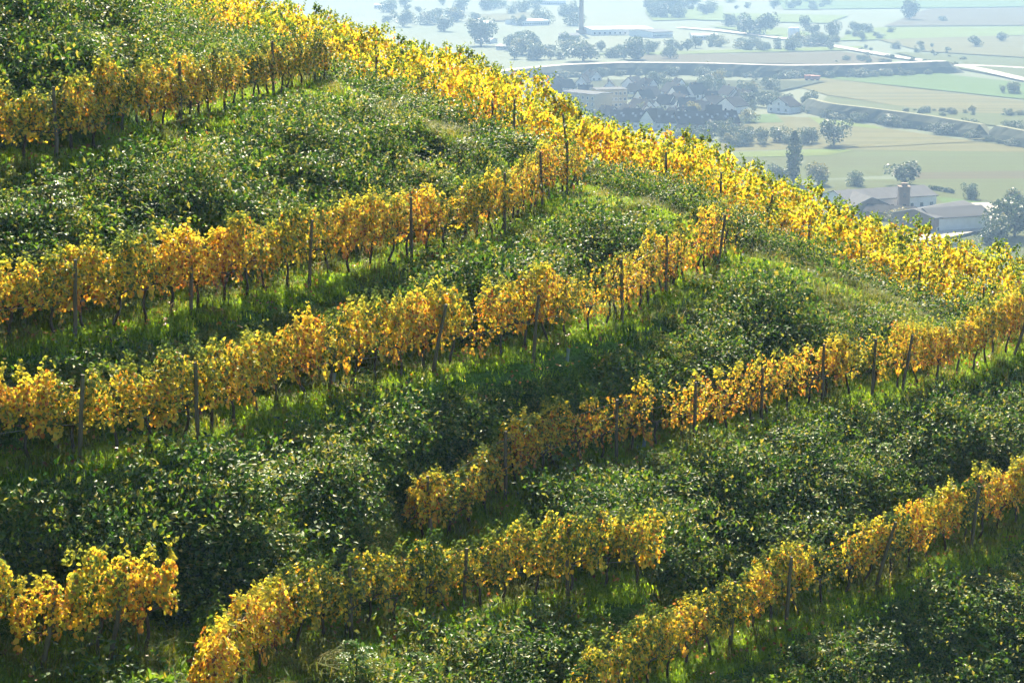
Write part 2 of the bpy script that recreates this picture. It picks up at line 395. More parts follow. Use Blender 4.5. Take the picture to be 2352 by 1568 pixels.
# ------------------------------------------------------------------ grape vines
def vine_canopy(seed, dens=1.0, half=0.66, top=2.02, bot=0.88, spread=0.15, lsz=(0.05, 0.10), count=1300, mean=0.49, mat=None):
    r = np.random.default_rng(seed)
    n = int(count * dens)
    ph = r.random(6) * 6.28
    x = r.uniform(-half, half, n)
    tp = top + 0.19 * np.sin(x * 4.2 + ph[0]) + 0.10 * np.sin(x * 9 + ph[1]) - 0.25 * np.abs(x / half) ** 4
    bt = bot + 0.20 * np.sin(x * 5 + ph[2]) + 0.14 * np.sin(x * 11 + ph[3])
    u = r.beta(1.25, 1.05, n)
    z = bt + (tp - bt) * u
    side = np.where(r.random(n) < 0.5, -1, 1)
    wid = 0.12 + 0.20 * np.sqrt(np.clip(1 - (2 * u - 1.05) ** 2, 0, 1)) + 0.05 * np.sin(x * 7 + z * 5 + ph[4])
    y = side * wid * np.sqrt(r.uniform(0.15, 1, n))
    P = np.stack([x, y, z], 1)
    # clumps: leaves hang on shoots, so leave gaps
    if dens < 0.95:
        g = vnoise(x * 4.3 + seed * 3.1 + 40, z * 3.6 + seed * 1.7 + 40)
        keep = g > (0.62 - 0.55 * dens); P, side, u = P[keep], side[keep], u[keep]; n = len(P)
    o = np.zeros((n, 3)); o[:, 1] = side
    N = o * 0.85 + np.array([0, 0, 0.45]) + r.normal(0, 0.45, (n, 3))
    D = o * 0.35 + np.array([0, 0, -0.75]) + r.normal(0, 0.45, (n, 3))
    S = r.uniform(*lsz, n)
    tone = r.normal(mean, spread, n) + 0.10 * (0.5 - u) + 0.09 * (vnoise(P[:, 0] * 3 + seed, P[:, 2] * 3 + seed) - 0.5) * 2
    sel = r.random(n); tone = np.where(sel < 0.07, r.uniform(0.72, 0.95, n), tone); tone = np.where(sel > (0.84 if mat else 0.74), r.uniform(0.12, 0.36, n), tone)
    # upright shoots on top and hanging tails below, with younger leaves
    eP, eD, eN, eS, eT = [], [], [], [], []
    for k in range(r.integers(5, 9) if dens > 0.5 else r.integers(2, 5)):
        x0 = r.uniform(-half, half); L = r.uniform(0.18, 0.48); lean = r.normal(0, 0.28, 2)
        for t in np.linspace(0, 1, int(7 + L * 22)):
            eP.append((x0 + lean[0] * L * t + r.normal(0, .03), lean[1] * L * t + r.normal(0, .04), top - 0.05 + L * t + r.normal(0, .02)))
            a = r.uniform(0, 6.28); eN.append((math.cos(a), math.sin(a), 0.6)); eD.append((math.cos(a + 1), math.sin(a + 1), -0.2))
            eS.append(r.uniform(0.07, 0.13) * (1.05 - 0.4 * t)); eT.append(r.normal(0.34 - 0.12 * t, 0.07))
    for k in range(r.integers(2, 5)):
        x0 = r.uniform(-half, half); L = r.uniform(0.15, 0.4); s = r.choice([-1, 1])
        for t in np.linspace(0, 1, int(5 + L * 18)):
            eP.append((x0 + r.normal(0, .05), s * (0.15 + 0.1 * t) + r.normal(0, .05), bot + 0.1 - L * t))
            eN.append((r.normal(0, .4), s, 0.3)); eD.append((r.normal(0, .4), s * .3, -1)); eS.append(r.uniform(0.08, 0.13)); eT.append(r.normal(0.58, 0.1))
    P = np.concatenate([P, eP]); D = np.concatenate([D, eD]); N = np.concatenate([N, eN]); S = np.concatenate([S, eS]); tone = np.concatenate([tone, eT])
    return leaf_mesh('canopy', P, D, N, S, np.clip(tone, 0.02, 0.98), mat or M_VINE, VINE_LEAF)
def vine_trunk(seed):
    r = np.random.default_rng(100 + seed); b = MB()
    lean = r.normal(0.0, 0.10, 2); pts = []
    for t in np.linspace(-0.12, 1, 8):
        w = 0.035 * math.sin(t * 7 + seed)
        pts.append((lean[0] * t * 1.3 + w, lean[1] * t + 0.03 * math.cos(t * 6 + seed * 2), 0.86 * t))
    b.tube(pts, [0.055, 0.050, 0.043, 0.046, 0.038, 0.040, 0.034, 0.040], 7)
    top = np.array(pts[-1])
    for s in (-1, 1):
        arm = [top + np.array((s * 0.6 * t, 0.02 * math.sin(t * 9 + seed), 0.07 * math.sin(t * 3.1) + 0.04 * t)) for t in np.linspace(0, 1, 5)]
        b.tube(arm, [0.028, 0.022, 0.019, 0.016, 0.011], 5)
        for k in range(3):
            p = arm[1 + k]; tip = p + np.array((r.normal(0, .08), r.normal(0, .06), r.uniform(0.7, 1.1)))
            b.tube([p, (p + tip) / 2 + r.normal(0, .03, 3), tip], [0.009, 0.007, 0.004], 4)
    return b.mesh('trunk', M_BARK, True)
CANOPY = {'dense': [vine_canopy(i, 1.0) for i in range(9)], 'mid': [vine_canopy(20 + i, 0.72) for i in range(6)],
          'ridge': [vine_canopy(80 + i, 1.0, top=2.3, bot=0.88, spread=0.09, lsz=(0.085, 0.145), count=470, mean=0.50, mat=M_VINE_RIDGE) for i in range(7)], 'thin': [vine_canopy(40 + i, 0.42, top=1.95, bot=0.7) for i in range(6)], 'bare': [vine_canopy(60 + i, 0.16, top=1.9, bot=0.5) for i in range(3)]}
TRUNKS = [vine_trunk(i) for i in range(8)]
ORD = ['first', 'second', 'third', 'fourth', 'fifth', 'sixth', 'seventh', 'eighth', 'ninth', 'tenth', 'eleventh', 'twelfth', 'thirteenth', 'fourteenth', 'fifteenth',
       'sixteenth', 'seventeenth', 'eighteenth', 'nineteenth', 'twentieth']
_tens = {2: 'twenty', 3: 'thirty', 4: 'forty', 5: 'fifty', 6: 'sixty'}
def ordinal(n):
    if n <= 20: return ORD[n - 1]
    t, u = divmod(n, 10)
    return {3: 'thirtieth', 4: 'fortieth', 5: 'fiftieth'}[t] if u == 0 else _tens[t] + '-' + ORD[u - 1]
def ground(x, y): return float(height(np.array([x]), np.array([y]))[0]) + CAM_Z
def visible(p, m=0):
    u, v, _ = project(np.array([p[0], p[1], p[2] - CAM_Z])); return -m < u < 2352 + m and -m < v < 1568 + m
def plant_row(P, where, group, spacing, tint, dens, slope=0.0, look='gold', hs=1.0, margin=200):
    """dens(u, v) -> canopy kind or None for a gap, from the photo position of the vine's foot"""
    Q = resample(P, spacing); d, _ = normals2d(Q)
    X, Y = Q[:, 0], Q[:, 1]; Zs = height(X, Y) + CAM_Z
    U, W, _ = project(np.stack([X, Y, Zs - CAM_Z], 1))
    UT, WT, _ = project(np.stack([X, Y, Zs - CAM_Z + 2.1], 1))
    count = 0
    for i in range(len(Q)):
        if U[i] < -margin or U[i] > 2352 + margin or WT[i] > 1640 or W[i] < -30: continue
        kind = dens(U[i], W[i])
        if not kind: continue
        inside = -20 < U[i] < 2372 and WT[i] < 1540
        tn = tint(U[i]) if callable(tint) else tint
        if inside:
            count += 1
            leaf = {'dense': 'thick', 'ridge': 'leafy', 'mid': 'loose', 'thin': 'thinning', 'bare': 'nearly bare'}[kind]
            lab = '%s %s grape vine, %s from left in the %s' % (leaf, look, ordinal(count), where)
        else:
            lab = 'grape vine continuing the %s past the frame edge' % where
        ang = math.atan2(d[i, 1], d[i, 0]) + random.gauss(0, 0.06)
        s = (hs(U[i]) if callable(hs) else hs) * random.uniform(0.88, 1.14)
        root = empty('grape_vine', (X[i] + random.gauss(0, .05), Y[i] + random.gauss(0, .05), Zs[i] - 0.03), (random.gauss(0, .04), slope + random.gauss(0, .03), ang), (1.0 * random.uniform(.97, 1.06), random.uniform(.9, 1.12), s))
        tag(root, lab, 'grape vine', group)
        obj('trunk', random.choice(TRUNKS), root, rot=(0, 0, random.choice((0, math.pi))))
        c = obj('canopy', random.choice(CANOPY[kind]), root, rot=(0, 0, random.choice((0, math.pi))))
        c['tint'] = float(tn - 0.05 + random.gauss(0, 0.035 if kind == 'ridge' else 0.075))
dense = lambda u, v: 'dense' if random.random() < .8 else 'mid'
def d_r1(u, v): return dense(u, v)
def d_r2(u, v):
    if u > 1110: return 'mid' if u < 1180 else 'thin'
    return 'mid' if u > 900 and random.random() < .5 else dense(u, v)
def d_r3(u, v):
    if 1085 < u < 1150: return 'bare'
    if u > 1330: return 'thin' if u < 1500 else ('bare' if random.random() < .4 else 'thin')
    if u > 680: return 'mid' if random.random() < .6 else 'dense'
    return dense(u, v)
def d_r4(u, v):
    if 1490 < u < 1560: return 'bare'
    if 1380 < u < 1880: return 'thin'
    if u < 1120: return dense(u, v)
    if u < 1880: return 'thin' if random.random() < .55 else 'mid'
    return 'mid' if u < 2150 else 'dense'
def d_r6(u, v): return dense(u, v) if not (1880 < u < 1950) else 'thin'
def d_ridge(u, v): return 'ridge'
plant_row(ROW['R1'], 'uppermost terrace row', 'vines of the uppermost terrace row', 1.15, -0.03, d_r1, look='olive and yellow', hs=lambda u: 1.0 if u < 350 else .93)
plant_row(ROW['R2'], 'second terrace row', 'vines of the second terrace row', 1.15, lambda u: 0.05 + 0.03 * math.sin(u * .006), d_r2, look='gold', hs=1.04)
plant_row(ROW['R3'], 'third terrace row', 'vines of the third terrace row', 1.15, lambda u: 0.02 + 0.05 * min(1, u / 1200), d_r3, look='gold and amber', hs=1.08)
plant_row(ROW['R4'], 'fourth terrace row', 'vines of the fourth terrace row', 1.15, lambda u: 0.11 if 1150 < u < 1850 else 0.04, d_r4, look='orange', hs=lambda u: .92 if u < 1260 else 1.06)
plant_row(ROW['R4B'], 'short lower left row', 'vines of the lower left row', 1.15, 0.06, dense, look='orange-gold', hs=1.06)
plant_row(ROW['R5'], 'lower middle row', 'vines of the lower middle row', 1.15, lambda u: 0.14 if u < 660 else -0.09, dense, look='olive-gold', hs=lambda u: .95 if u < 1200 else 1.1)
plant_row(ROW['R6'], 'lowest right-hand row', 'vines of the lowest row', 1.15, lambda u: -0.05 if u < 1900 else 0.06, d_r6, look='yellow', hs=lambda u: .98 if u < 1750 else 1.08)
RT = lambda u: 0.03 - 0.05 * max(0, min(1, (u - 1600) / 500))
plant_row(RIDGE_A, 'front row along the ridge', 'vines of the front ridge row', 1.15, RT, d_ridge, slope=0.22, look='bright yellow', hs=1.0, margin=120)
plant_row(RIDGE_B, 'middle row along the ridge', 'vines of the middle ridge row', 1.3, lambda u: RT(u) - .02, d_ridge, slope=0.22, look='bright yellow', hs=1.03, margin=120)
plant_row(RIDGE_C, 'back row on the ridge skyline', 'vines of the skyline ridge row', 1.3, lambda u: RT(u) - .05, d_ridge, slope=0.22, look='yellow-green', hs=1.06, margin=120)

# ------------------------------------------------------------------ posts and wires
def post_mesh(seed):
    r = np.random.default_rng(seed); b = MB()
    zs = np.linspace(-0.4, 2.2, 6)
    b.tube([(r.normal(0, .008), r.normal(0, .008), z) for z in zs], [0.06, 0.058, 0.056, 0.055, 0.052, 0.046], 8)
    return b.mesh('post', M_WOOD)
POSTS = [post_mesh(i) for i in range(4)]
def post(p, label, lean=(0, 0), h=1.0, wide=1.0):
    o = obj('vineyard_post', random.choice(POSTS), None, (p[0], p[1], ground(p[0], p[1])), (lean[1], lean[0], random.uniform(0, 6)), (wide, wide, h))
    o.rotation_mode = 'XYZ'
    o.rotation_euler = (lean[1], lean[0], 0)
    tag(o, label, 'post', 'wooden trellis posts')
def row_posts(key, xs_, where):
    z, _ = ROWS_PX[key]; P = ROW[key]; U, W, _ = project(P)
    n = 0
    for it in xs_:
        x, lean, h = it if isinstance(it, tuple) else (it, 0, 1)
        i = int(np.argmin(np.abs(U - x))); n += 1
        _, nn = normals2d(P)
        q = P[i, :2] + nn[i] * 0.26
        post(q, 'weathered wooden post, %s from the left in the %s' % (ordinal(n), where), (lean, random.gauss(0, .02)), h)
row_posts('R1', [(122, 0, 1.0), 395, 612], 'uppermost terrace row')
row_posts('R2', [(150, .05, .95), (412, .03, .95), (690, .06, 1), 925, (1143, 0, 1.05), (1232, -.04, 1), (1289, 0, 1.05)], 'second terrace row')
row_posts('R3', [(195, .08, 1), 435, (975, .2, 1), (1212, .08, 1), (1415, -.03, 1), (1515, 0, 1), (1635, .12, 1)], 'third terrace row')
row_posts('R4', [(978, -.05, 1), (1140, 0, 1), (1395, 0, .9), (1582, .02, .95), (1740, 0, .9), (1880, 0, 1), (1982, .03, 1), (2062, .14, 1), (2312, .3, 1.05)], 'fourth terrace row')
row_posts('R4B', [(95, .2, .9), (255, .2, .9)], 'short lower left row')
row_posts('R5', [(780, 0, .9), (1060, .05, .9), (1288, 0, .95)], 'lower middle row')
row_posts('R6', [(1655, .05, .95), (1790, .05, .95), (1985, .25, 1), (2215, .08, 1)], 'lowest right-hand row')
U, W, _ = project(RIDGE_A); n = 0
for x, lean, h in ((442, -.04, 1.1), (490, 0, .8), (870, .02, 1.05), (1147, 0, 1.0), (1182, .03, 1.1), (1303, -.1, 1.2), (1530, 0, 1.1), (1656, .0, 1.15), (1750, .14, 1.1), (1858, 0, 1.1), (1988, -.09, 1.15), (2122, 0, 1.0), (2184, .02, 1.0), (2252, -.05, 1.1)):
    i = int(np.argmin(np.abs(U - x))); _, nn = normals2d(RIDGE_A); q = RIDGE_A[i, :2] + nn[i] * 0.25; n += 1
    post(q, 'grey wooden post, %s from the left in front of the yellow ridge row' % ordinal(n), (lean, 0), h)
def wires(P, where, group):
    names = ('lowest', 'middle', 'upper')
    Q = P[::3]; Zs = height(Q[:, 0], Q[:, 1]) + CAM_Z
    for h, nm in zip((0.85, 1.3, 1.75), names):
        b = MB(); b.tube([(q[0], q[1], z + h) for q, z in zip(Q, Zs)], 0.006, 3)
        tag(obj('trellis_wire', b.mesh('wire', M_WIRE)), '%s trellis wire of the %s' % (nm, where), 'wire', group)
for k, w in (('R1', 'uppermost terrace row'), ('R2', 'second terrace row'), ('R3', 'third terrace row'), ('R4', 'fourth terrace row'), ('R5', 'lower middle row'), ('R6', 'lowest right-hand row')):
    wires(ROW[k], w, 'trellis wires')
def grow_tube(x, y, z, label):
    p = on_plane(x, y, z); b = MB(); b.tube([(0, 0, -0.05), (0, 0, 0.2), (0, 0, 0.42)], [0.06, 0.055, 0.06], 8, cap=False)
    o = obj('vine_guard', b.mesh('vine_guard', M_TUBE), None, (p[0], p[1], ground(p[0], p[1])), (0, 0.1, 0)); tag(o, label, 'vine guard', 'plastic vine guards')
for x, y, z, w in ((765, 912, Z3, 'pale plastic vine guard at the slope edge below the third terrace row'), (1303, 792, Z3, 'small pale vine guard below the thinning end of the third row'),
                   (1478, 1032, Z4, 'pale vine guard beside the wire gap in the fourth row'), (1545, 645, Z3, 'bluish vine guard near the corner post of the third row'), (1720, 996, Z4, 'bluish vine guard under the orange vines of the fourth row')):
    grow_tube(x, y, z, w)

# ------------------------------------------------------------------ ground cover (uncountable): brambles, grass, fallen leaves
def source_collection(name, meshes):
    c = bpy.data.collections.new(name)
    for i, m in enumerate(meshes):
        o = bpy.data.objects.new('%s_%02d' % (name, i), m); c.objects.link(o)
    return c
def scatter(name, label, cat, coll, P, Rot, S, idx):
    m = bpy.data.meshes.new(name); m.vertices.add(len(P)); m.vertices.foreach_set('co', np.asarray(P, np.float32).ravel())
    a = m.attributes.new('rot', 'FLOAT_VECTOR', 'POINT'); a.data.foreach_set('vector', np.asarray(Rot, np.float32).ravel())
    a = m.attributes.new('scl', 'FLOAT_VECTOR', 'POINT'); a.data.foreach_set('vector', np.asarray(S, np.float32).ravel())
    a = m.attributes.new('idx', 'INT', 'POINT'); a.data.foreach_set('value', np.asarray(idx, np.int32))
    m.update()
    o = obj(name, m); tag(o, label, cat, kind='stuff')
    g = bpy.data.node_groups.new(name, 'GeometryNodeTree')
    g.interface.new_socket('Geometry', in_out='INPUT', socket_type='NodeSocketGeometry')
    g.interface.new_socket('Geometry', in_out='OUTPUT', socket_type='NodeSocketGeometry')
    N = g.nodes.new; L = g.links.new
    gi, go = N('NodeGroupInput'), N('NodeGroupOutput')
    ip = N('GeometryNodeInstanceOnPoints'); ci = N('GeometryNodeCollectionInfo')
    ci.inputs['Collection'].default_value = coll; ci.inputs['Separate Children'].default_value = True; ci.inputs['Reset Children'].default_value = True
    def attr(nm, t):
        n_ = N('GeometryNodeInputNamedAttribute'); n_.data_type = t; n_.inputs['Name'].default_value = nm; return n_.outputs['Attribute']
    er = N('FunctionNodeEulerToRotation'); L(attr('rot', 'FLOAT_VECTOR'), er.inputs[0])
    L(gi.outputs[0], ip.inputs['Points']); L(ci.outputs[0], ip.inputs['Instance']); ip.inputs['Pick Instance'].default_value = True
    L(attr('idx', 'INT'), ip.inputs['Instance Index']); L(er.outputs[0], ip.inputs['Rotation']); L(attr('scl', 'FLOAT_VECTOR'), ip.inputs['Scale'])
    L(ip.outputs[0], go.inputs[0])
    md = o.modifiers.new('scatter', 'NODES'); md.node_group = g
    return o
def bush_mesh(seed, n=210, mat=M_BRUSH, size=(0.065, 0.115), flat=0.75, tone=(0.45, 0.2), sprigs=5):
    r = np.random.default_rng(seed)
    u = unit(r.normal(0, 1, (n, 3))); u[:, 2] = np.abs(u[:, 2])
    lump = 0.75 + 0.35 * vnoise(u[:, 0] * 2.2 + seed + 50, u[:, 1] * 2.2 + u[:, 2] * 2 + 50)
    P = u * (lump * r.uniform(0.55, 1.0, n) ** 0.5)[:, None] * np.array([0.55, 0.55, 0.55 * flat])
    N = u * 0.7 + np.array([0, 0, 0.5]) + r.normal(0, .5, (n, 3)); D = unit(r.normal(0, 1, (n, 3))) + u * 0.5 - np.array([0, 0, .4])
    S = r.uniform(*size, n); T = r.normal(tone[0], tone[1], n)
    eP, eD, eN, eS = [], [], [], []
    for k in range(sprigs):
        a = r.uniform(0, 6.28); L = r.uniform(.25, .55); o = np.array((math.cos(a), math.sin(a), 0))
        for t in np.linspace(0, 1, 14):
            eP.append(o * (0.25 + L * t) + np.array((0, 0, 0.38 * flat + 0.35 * L * math.sin(t * 2.6))) + r.normal(0, .02, 3))
            eD.append(o * .4 + r.normal(0, .7, 3)); eN.append((r.normal(0, .4), r.normal(0, .4), 1)); eS.append(r.uniform(*size))
    if sprigs:
        P = np.concatenate([P, eP]); N = np.concatenate([N, eN]); D = np.concatenate([D, eD]); S = np.concatenate([S, eS]); T = np.concatenate([T, r.normal(tone[0] + .15, tone[1], len(eP))])
    return leaf_mesh('bramble', P, D, N, S, np.clip(T, 0, 1), mat, SMALL_LEAF)
def tuft_mesh(seed, n=34, h=(0.15, 0.32), w=0.012, spread=0.22, droop=0.5, mat=M_GRASS):
    r = np.random.default_rng(seed); vs, fs, tn = [], [], []
    for i in range(n):
        b = np.array((r.normal(0, spread * .6), r.normal(0, spread * .6), -0.02)); a = r.uniform(0, 6.28); H = r.uniform(*h)
        o = np.array((math.cos(a), math.sin(a), 0)); side = np.array((-o[1], o[0], 0)) * w * r.uniform(.7, 1.4)
        p1 = b + o * H * .15 + np.array((0, 0, H * .6)); k = droop * r.uniform(.3, 1.3)
        p2 = b + o * H * (.2 + k) + np.array((0, 0, H * (1.05 - .5 * k)))
        j = len(vs); vs += [b - side, b + side, p1 + side * .8, p1 - side * .8, p2]; fs += [(j, j + 1, j + 2, j + 3), (j + 3, j + 2, j + 4)]
        tn += [np.clip(r.normal(.5, .2), 0, 1)] * 5
    m = bpy.data.meshes.new('tuft'); m.from_pydata([tuple(v) for v in vs], [], fs)
    at = m.attributes.new('tone', 'FLOAT', 'POINT'); at.data.foreach_set('value', np.array(tn, np.float32))
    m.materials.append(mat); m.update(); return m
C_BRUSH = source_collection('bramble_clump', [bush_mesh(i) for i in range(5)] + [bush_mesh(10 + i, 200, M_BRUSH, (.045, .075), .9, (.68, .14), 9) for i in range(3)] + [bush_mesh(70 + i, 120, M_LEAFY, (.09, .16), .8, (.5, .2), 6) for i in range(3)])
C_BIG = source_collection('bush_mound', [bush_mesh(50 + i, 480, M_BRUSH, (.04, .068), .95, (.42, .28), 14) for i in range(4)])
C_GRASS = source_collection('grass_tuft', [tuft_mesh(i, 40, (.07, .18), .012, .26) for i in range(5)])
C_TALL = source_collection('tall_tuft', [tuft_mesh(20 + i, 36, (.3, .62), .011, .26, .75, M_DRYGRASS) for i in range(5)])
r_ = np.random.default_rng(99); 
C_LITTER = source_collection('fallen_leaf', [leaf_mesh('fallen', r_.normal(0, .25, (6, 3)) * (1, 1, .1) + (0, 0, .12), r_.normal(0, 1, (6, 3)), r_.normal(0, .3, (6, 3)) + (0, 0, 1), r_.uniform(.07, .12, 6), r_.random(6), M_LITTER, VINE_LEAF) for _ in range(3)])

def hfast(x, y):
    x = np.asarray(x, float); y = np.asarray(y, float)
    i = np.clip(np.searchsorted(xs, x) - 1, 0, nx - 2); j = np.clip(np.searchsorted(ys, y) - 1, 0, ny - 2)
    a = np.clip((x - xs[i]) / (xs[i + 1] - xs[i]), 0, 1); b_ = np.clip((y - ys[j]) / (ys[j + 1] - ys[j]), 0, 1)
    return (GZ[j, i] * (1 - a) + GZ[j, i + 1] * a) * (1 - b_) + (GZ[j + 1, i] * (1 - a) + GZ[j + 1, i + 1] * a) * b_
def sample_ground(n, seed, y0=37, y1=97):
    r = np.random.default_rng(seed)
    y = r.uniform(y0, y1, n * 2); x = r.uniform(-1, 1, n * 2) * (y * 0.31)
    keep = r.random(n * 2) < 0.999
    x, y = x[keep], y[keep]
    z = hfast(x, y)
    u, v, _ = project(np.stack([x, y, z], 1))
    xy = np.stack([x, y], 1)
    # drop what lies well behind the back ridge row
    ry = np.interp(x, RIDGE_C[:, 0], RIDGE_C[:, 1])
    ok = (u > -120) & (u < 2470) & (v > -60) & (v < 1700) & (y < ry + 1.0)
    return xy[ok], z[ok], u[ok], v[ok]
def slope_of(xy, e=0.25):
    gx = (hfast(xy[:, 0] + e, xy[:, 1]) - hfast(xy[:, 0] - e, xy[:, 1])) / (2 * e)
    gy = (hfast(xy[:, 0], xy[:, 1] + e) - hfast(xy[:, 0], xy[:, 1] - e)) / (2 * e)
    return gx, gy
RIDGE_XY = np.concatenate([RIDGE_A[:, :2], RIDGE_B[:, :2]])
TERR_XY = np.concatenate([P[:, :2] for P in ROW.values()]); TERR_P = np.concatenate(list(ROW.values()))
def zones(xy):
    dt = dist_to(np.column_stack([xy, hfast(xy[:, 0], xy[:, 1])]), TERR_P); dn = dist_to(xy, NOSE_XY); dg = dist_to(xy, RIDGE_XY)
    gx_, gy_ = slope_of(xy); sl = np.hypot(gx_, gy_)
    nz = fbm(xy[:, 0] * .33 + 31, xy[:, 1] * .33 + 11, 3)
    nf = fbm(xy[:, 0] * 1.1 + 3, xy[:, 1] * 1.1 + 70, 3)
    grassy = np.maximum.reduce([1.3 - dt / 1.25, 1.35 - dn / 3.3, 1.35 - dg / 3.6])     # >0.5 grass
    grassy = grassy + (nz - .5) * .7 + (nf - .5) * 1.0 - np.clip(sl - .35, 0, .9) * 1.0
    return dt, dn, dg, nz, nf, grassy, sl
# brambles
xy, z, u, v = sample_ground(30000, 1)
q_ = sample_ground(50000, 77); g_ = slope_of(q_[0]); st = np.hypot(*g_) > .9      # extra plants where the bank is steep
xy = np.concatenate([xy, q_[0][st]]); z = np.concatenate([z, q_[1][st]])
dt, dn, dg, nz, nf, gr, sl = zones(xy)
r = np.random.default_rng(5)
k = (gr < 0.42) & (dt > 1.05) & (dn > .8) & (dg > 1.0) & (r.random(len(xy)) < 0.42 * np.sqrt(1 + 1.5 * sl ** 2))
xy, z, nf, gr, nz, dt = xy[k], z[k], nf[k], gr[k], nz[k], dt[k]
gx, gy = slope_of(xy)
s = r.uniform(.45, 1.0, len(xy)) * (0.55 + 0.9 * nf) * np.clip(1.15 - gr, .5, 1.3) * np.clip((dt - .6) / 1.6, .3, 1)
idx = np.where(r.random(len(xy)) < np.clip((nz - .42) * 5, .1, .9), r.integers(5, 8, len(xy)), r.integers(0, 5, len(xy)))
kind3 = fbm(xy[:, 0] * .45 + 77, xy[:, 1] * .45 + 55, 3); idx = np.where(kind3 > .56, r.integers(8, 11, len(xy)), idx)
scatter('bramble_undergrowth', 'dark glossy bramble and ivy undergrowth over the terrace banks', 'undergrowth', C_BRUSH,
        np.stack([xy[:, 0], xy[:, 1], z + CAM_Z - .06], 1), np.stack([gy * .5, -gx * .5, r.uniform(0, 6.28, len(xy))], 1), np.stack([s, s, s * r.uniform(.7, 1.3, len(xy))], 1), idx)
print('brambles', len(xy))
# larger bush mounds that give the banks their lumps and hollows
xy, z, u, v = sample_ground(4300, 21)
dt, dn, dg, nz, nf, gr, sl = zones(xy)
k = (gr < 0.40) & (dt > 2.0) & (dg > 2.2) & (dn > 1.6) & (nf > .38)
xy, z, nf = xy[k], z[k], nf[k]; s = r.uniform(.9, 3.1, len(xy)) * (.4 + nf)
scatter('bush_mounds', 'rounded dark green bush mounds merging over the terrace banks', 'undergrowth', C_BIG,
        np.stack([xy[:, 0], xy[:, 1], z + CAM_Z - .12], 1), np.stack([r.normal(0, .15, len(xy)), r.normal(0, .15, len(xy)), r.uniform(0, 6.28, len(xy))], 1), np.stack([s, s, s * r.uniform(.7, 1.35, len(xy))], 1), r.integers(0, 4, len(xy)))
print('mounds', len(xy))
# grass everywhere, shorter and brighter on the terraces
xy, z, u, v = sample_ground(52000, 2)
dt, dn, dg, nz, nf, gr, sl = zones(xy)
r = np.random.default_rng(6)
k = ((gr > .3) | (r.random(len(xy)) < .12)) & (r.random(len(xy)) < .95)
xy, z, dt, nf, gr, dg, dn = xy[k], z[k], dt[k], nf[k], gr[k], dg[k], dn[k]
tall = (r.random(len(xy)) < np.clip(((dt - 1.2) / 3.0 + (nf - .5) * 1.4) * np.clip(dg / 7, .1, 1) * np.clip(dn / 5, .08, 1), .03, .5))
for nm, sel, coll, lab in (('terrace_grass', ~tall, C_GRASS, 'short bright green grass on the terraces and bank edges'), ('tall_grass', tall, C_TALL, 'tall olive and straw grass on the bank crests')):
    q = xy[sel]; n = len(q); s = r.uniform(.7, 1.35, n)
    scatter(nm, lab, 'grass', coll, np.stack([q[:, 0], q[:, 1], z[sel] + CAM_Z], 1), np.stack([r.normal(0, .12, n), r.normal(0, .12, n), r.uniform(0, 6.28, n)], 1), np.stack([s, s, s], 1), r.integers(0, 5, n))
    print(nm, n)
# fallen vine leaves under the rows
r = np.random.default_rng(8); base = TERR_XY[r.integers(0, len(TERR_XY), 900)] + r.normal(0, .8, (900, 2))
z = hfast(base[:, 0], base[:, 1])
scatter('fallen_leaves', 'orange and yellow fallen vine leaves in the grass', 'leaves', C_LITTER, np.stack([base[:, 0], base[:, 1], z + CAM_Z], 1),
        np.stack([r.normal(0, .3, 900), r.normal(0, .3, 900), r.uniform(0, 6.28, 900)], 1), np.ones((900, 3)), r.integers(0, 3, 900))

# ------------------------------------------------------------------ single shrubs and saplings on the banks
def terrain_hit(x, y):            # where the sight line through a photo point meets the hill
    d = ray(x, y); Ys = np.arange(36, 100, .05); t = Ys / d[1]
    P = d[None] * t[:, None]; h = hfast(P[:, 0], P[:, 1]); b = np.nonzero(P[:, 2] < h)[0]
    i = b[0] if len(b) else len(Ys) - 1
    return P[i]
STEM = MB(); STEM.tube([(0, 0, -.1), (.01, .02, .3), (.0, .0, .65), (.03, .0, 1.0)], [.03, .024, .018, .008], 6)
for a in range(5):
    t = a * 2.4; STEM.tube([(0, 0, .3 + .1 * a), (.14 * math.cos(t), .14 * math.sin(t), .5 + .1 * a), (.28 * math.cos(t), .28 * math.sin(t), .62 + .1 * a)], [.014, .01, .004], 4)
M_STEM = STEM.mesh('stem', M_BARK)
def sapling_crown(seed):
    r = np.random.default_rng(seed); P, D, N, S, T = [], [], [], [], []
    for b in range(30):           # feathery side branches with paired leaflets
        h = r.uniform(.12, 1.05); a = b * 2.4 + r.normal(0, .3); L = (.62 - .38 * h) * r.uniform(.7, 1.2) + .1; o = np.array((math.cos(a), math.sin(a), 0)); sd = np.array((-o[1], o[0], 0))
        for t in np.linspace(.15, 1, 15):
            c = o * L * t + np.array((0, 0, h + .22 * L * math.sin(t * 2.4)))
            for s in (-1, 1):
                P.append(c + r.normal(0, .012, 3)); D.append(sd * s + o * .5 + np.array((0, 0, -.25)) + r.normal(0, .2, 3)); N.append(np.array((0, 0, 1)) + r.normal(0, .35, 3)); S.append(r.uniform(.06, .10)); T.append(np.clip(r.normal(.55, .18), 0, 1))
    return leaf_mesh('crown', P, D, N, S, T, M_GREENBUSH, SMALL_LEAF)
SAPL = [sapling_crown(i) for i in range(4)]
